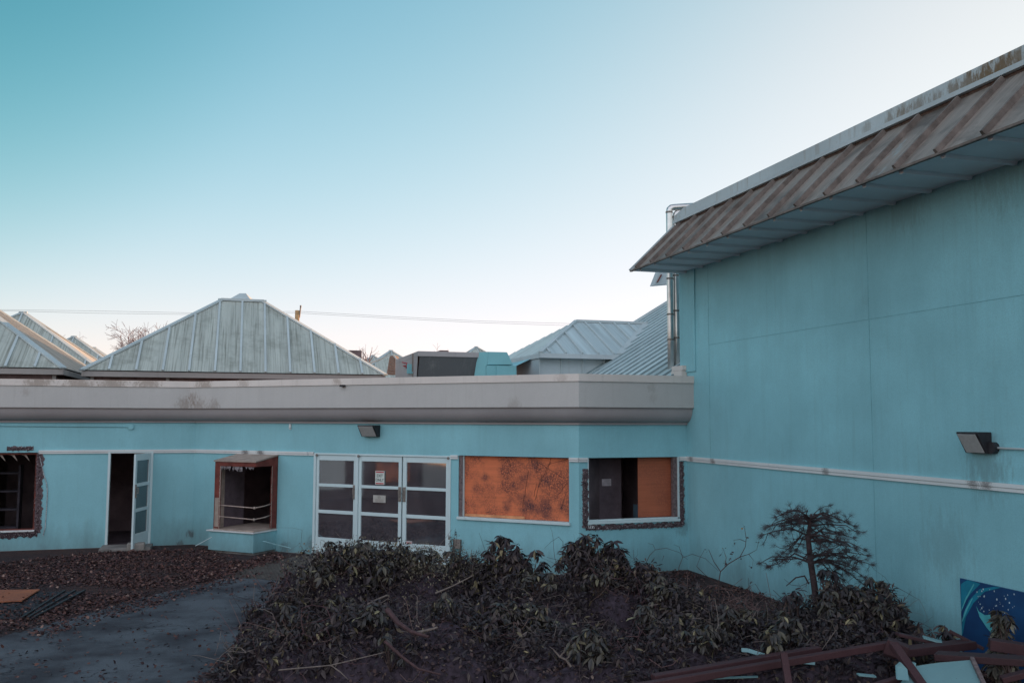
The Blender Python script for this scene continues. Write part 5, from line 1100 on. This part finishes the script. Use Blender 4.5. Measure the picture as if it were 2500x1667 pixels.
# ---- things on the ground at left
q = [atz(x, y, .02) for x, y in ((-40, 1360), (91, 1358), (50, 1384), (-40, 1388))]
tag(MB().prism([p + UP * .025 for p in q], UP * .018).build('plywood_sheet', M['ply3']), 'weathered orange plywood sheet lying flat at the left edge', 'plywood')
q = [atz(x, y, .0) for x, y in ((-40, 1365), (195, 1360), (78, 1423), (-60, 1424))]
gr_ = thing('drain_grate', 'dark flat mat with raised rails lying beside the leaf litter', 'mat', q[3].lerp(q[1], .5)); MB().prism([p + UP * .012 for p in q], UP * .012).build('plate', simple('dark_mat', (.022, .024, .03), .8, .4, 8), gr_)
for k in range(3):
    t = k * .10; a_, b_ = q[1].lerp(q[0], t), q[2].lerp(q[3], t); MB().bar(a_ + UP * .04, b_ + UP * .04, .035, .03).build('rail', M['black'], gr_)
# ---------------------------------------------------------------- mural panel and debris at right
mural = thing('mural_panel', 'deep blue painted panel with pale fin shape leaning on the tall wall', 'panel', RW.pt(RW.uz(2206, 1490, .06)[0], 0, .06))
um, ztm = RW.uz(2206, 1327, .06); zbm = .02
m = MB(); m.prism([RW.pt(um, zbm, .05), RW.pt(um + 2.4, zbm, .05), RW.pt(um + 2.4, ztm, .05), RW.pt(um, ztm, .05)], n1 * .02)
def mural_mat():
    t = NT('mural_blue', .5, .3); n = t.noise(1.5, 4); t.col(t.mix(t.ramp(n, .35, .7), (.012, .035, .105, 1), (.014, .075, .19, 1))); return t.m
m.build('panel', mural_mat(), mural)
def mp(x, y, o=.072): u, z = RW.uz(x, y, o); return RW.pt(max(u, um + .002), min(z, ztm - .002), o)
cy = simple('mural_cyan', (.015, .20, .30), .5, .2, 4); pl = simple('mural_pale', (.09, .42, .47), .5, .2, 4); wh_ = simple('mural_spray', (.45, .55, .62), .5)
m = MB()
def band(pa, pb, o): 
    for i in range(len(pa) - 1): m.poly(mp(*pa[i], o), mp(*pa[i + 1], o), mp(*pb[i + 1], o), mp(*pb[i], o))
band([(2207, 1342), (2212, 1337), (2222, 1331), (2236, 1334)], [(2207, 1400), (2216, 1382), (2230, 1362), (2252, 1340)], .072)
band([(2207, 1440), (2213, 1408), (2226, 1378), (2250, 1352), (2288, 1344)], [(2207, 1462), (2219, 1415), (2236, 1384), (2262, 1358), (2300, 1348)], .073)
m.build('painted_wave', cy, mural)
m = MB(); band([(2208, 1400), (2218, 1372), (2236, 1340)], [(2208, 1404), (2220, 1375), (2238, 1342)], .074); band([(2209, 1425), (2218, 1398), (2233, 1372)], [(2211, 1427), (2222, 1399), (2234, 1374)], .0745); m.build('painted_crest', pl, mural)
m = MB(); band([(2242, 1390), (2248, 1403), (2262, 1412), (2280, 1410), (2292, 1432)], [(2242, 1390), (2250, 1416), (2266, 1440), (2284, 1462), (2296, 1470)], .0735); m.build('painted_fin', pl, mural)
m = MB(); r_ = random.Random(31)
for k in range(34):
    x, y = r_.uniform(2243, 2330), r_.uniform(1350, 1400) + (r_.random() ** 2) * 20; c = mp(x, y, .074); s = r_.uniform(.003, .011); m.add([c + e1 * s * math.cos(a) + UP * s * 1.3 * math.sin(a) for a in [i * 1.047 for i in range(6)]], [tuple(range(6))])
m.build('painted_spray', wh_, mural)
GD = 'red painted timbers in the debris heap'
M['redwd'] = paint('red_painted_timber', (.062, .026, .030), dirt=(.16, .12, .12), amount=.7, streak=.2, var=.3, grain=.5); M['redwd2'] = paint('dull_red_timber', (.055, .024, .028), dirt=(.03, .02, .025), amount=.8, streak=.2, var=.3, grain=.5)
def plank(a, b, w_, h_, lab, mat='redwd', up=UP):
    pa, pb = at(*a), at(*b); tag(MB().bar(pa, pb, w_ * .72, h_ * .72, up).build('timber', M[mat], None, bevel=.006), lab, 'timber', GD)
plank((1420, 1585, 9.6), (2040, 1480, 10.4), .12, .10, 'longest red timber sloping up from bottom edge to the upright stub', )
plank((1500, 1556, 9.9), (1882, 1490, 10.6), .14, .09, 'red timber lying just behind the longest one', 'redwd')
plank((1560, 1548, 10.3), (1800, 1498, 10.9), .20, .05, 'dark red board farthest back at left of the debris', 'redwd2')
plank((1800, 1500, 9.85), (1816, 1600, 9.5), .10, .08, 'short red timber crossing upright over the longest one')
plank((2052, 1478, 10.2), (2130, 1590, 9.4), .13, .08, 'red timber slanting steeply down right from the stub')
plank((2040, 1500, 10.5), (2230, 1478, 10.9), .24, .12, 'dark red beam behind the white panel', 'redwd2')
plank((2035, 1480, 10.4), (2085, 1500, 10.3), .22, .22, 'square red stub end where the timbers meet', 'redwd2')
plank((2150, 1505, 10.3), (2400, 1520, 9.7), .30, .10, 'wide dark red beam running off the right edge', 'redwd2')
plank((2180, 1448, 11.0), (2260, 1490, 10.8), .05, .05, 'thin red batten sloping down before the mural left corner', 'redwd2')
plank((2272, 1478, 10.4), (2420, 1500, 10.2), .22, .16, 'red box beam lying under the mural panel', 'redwd')
plank((2300, 1560, 9.6), (2420, 1530, 9.5), .16, .08, 'dull red timber in the bottom right corner', 'redwd')
plank((1990, 1580, 9.6), (2120, 1540, 9.9), .10, .06, 'short red stick among pale scraps at the bottom', 'redwd')
plank((2060, 1455, 10.9), (2210, 1490, 10.9), .16, .05, 'dark red board half hidden under the shrub heap', 'redwd2')
M['pteal'] = paint('pale_teal_scrap', (.17, .30, .32), dirt=(.06, .04, .05), amount=.9, streak=.3)
q = [at(2064, 1575, 9.55), at(2072, 1532, 9.9), at(2232, 1514, 10.0), at(2262, 1580, 9.5)]
wp = thing('broken_panel', 'pale teal broken wall panel lying tilted at bottom right', 'panel', q[0]); nrm = (q[1] - q[0]).cross(q[3] - q[0]).normalized()
m = MB(); m.prism([q[0], q[0].lerp(q[1], .9) + (q[2] - q[1]) * .10, q[1].lerp(q[2], .12), q[1].lerp(q[2], .5) + UP * .01, q[2], q[3]], nrm * .05); m.build('sheet', M['pteal'], wp, bevel=.004)
m = MB(); m.bar(q[2], q[3], .04, .07, nrm); m.build('edge_strip', M['jamb'], wp)
m = MB(); m.prism([at(2062, 1560, 9.5), at(2060, 1530, 9.7), at(2070, 1521, 9.7), at(2084, 1536, 9.7), at(2088, 1562, 9.5)], V((0, .04, .0))); m.prism([at(2090, 1520, 9.9), at(2104, 1522, 9.9), at(2102, 1545, 9.8), at(2088, 1540, 9.8)], V((0, .04, 0))); m.build('torn_corner', M['pteal'], wp)
m = MB(); pts = [at(x, y, Y) for x, y, Y in ((1703, 1492, 10.7), (1718, 1493, 10.7), (1750, 1503, 10.6), (1780, 1512, 10.5), (1815, 1516, 10.5), (1872, 1522, 10.4))]
for a_, b_ in zip(pts, pts[1:]): m.bar(a_, b_, .045, .012, V((0, -.8, .5)))
tag(m.build('metal_strip', M['pteal']), 'bent pale teal metal strip lying over the debris', 'metal strip')
tag(MB().bar(at(1730, 1520, 10.6), at(1868, 1489, 10.9), .03, .02).build('thin_batten', M['jamb']), 'thin grey batten crossing under the bent teal strip', 'batten')
for (a_, b_, w_, lab) in (((1970, 1548, 10.0), (2010, 1552, 10.0), .07, 'small pale scrap left of the broken panel'), ((2080, 1552, 9.9), (2160, 1551, 9.9), .06, 'pale teal strip behind the broken panel corner'), ((1500, 1562, 9.9), (1740, 1553, 10.1), .03, 'long thin whitish strip lying on the left timbers'), ((2120, 1462, 10.9), (2190, 1482, 10.8), .12, 'pale teal scrap under the shrub beside the mural'), ((1540, 1550, 10.2), (1570, 1545, 10.2), .10, 'small crumpled pale scrap at left end of the timbers')):
    tag(MB().bar(at(*a_), at(*b_), w_, .015).build('scrap', M['pteal'], None), lab, 'scrap')
print('objects', len(sc.objects), 'leafverts', sum(len(o.data.vertices) for o in sc.objects if o.type == 'MESH'))
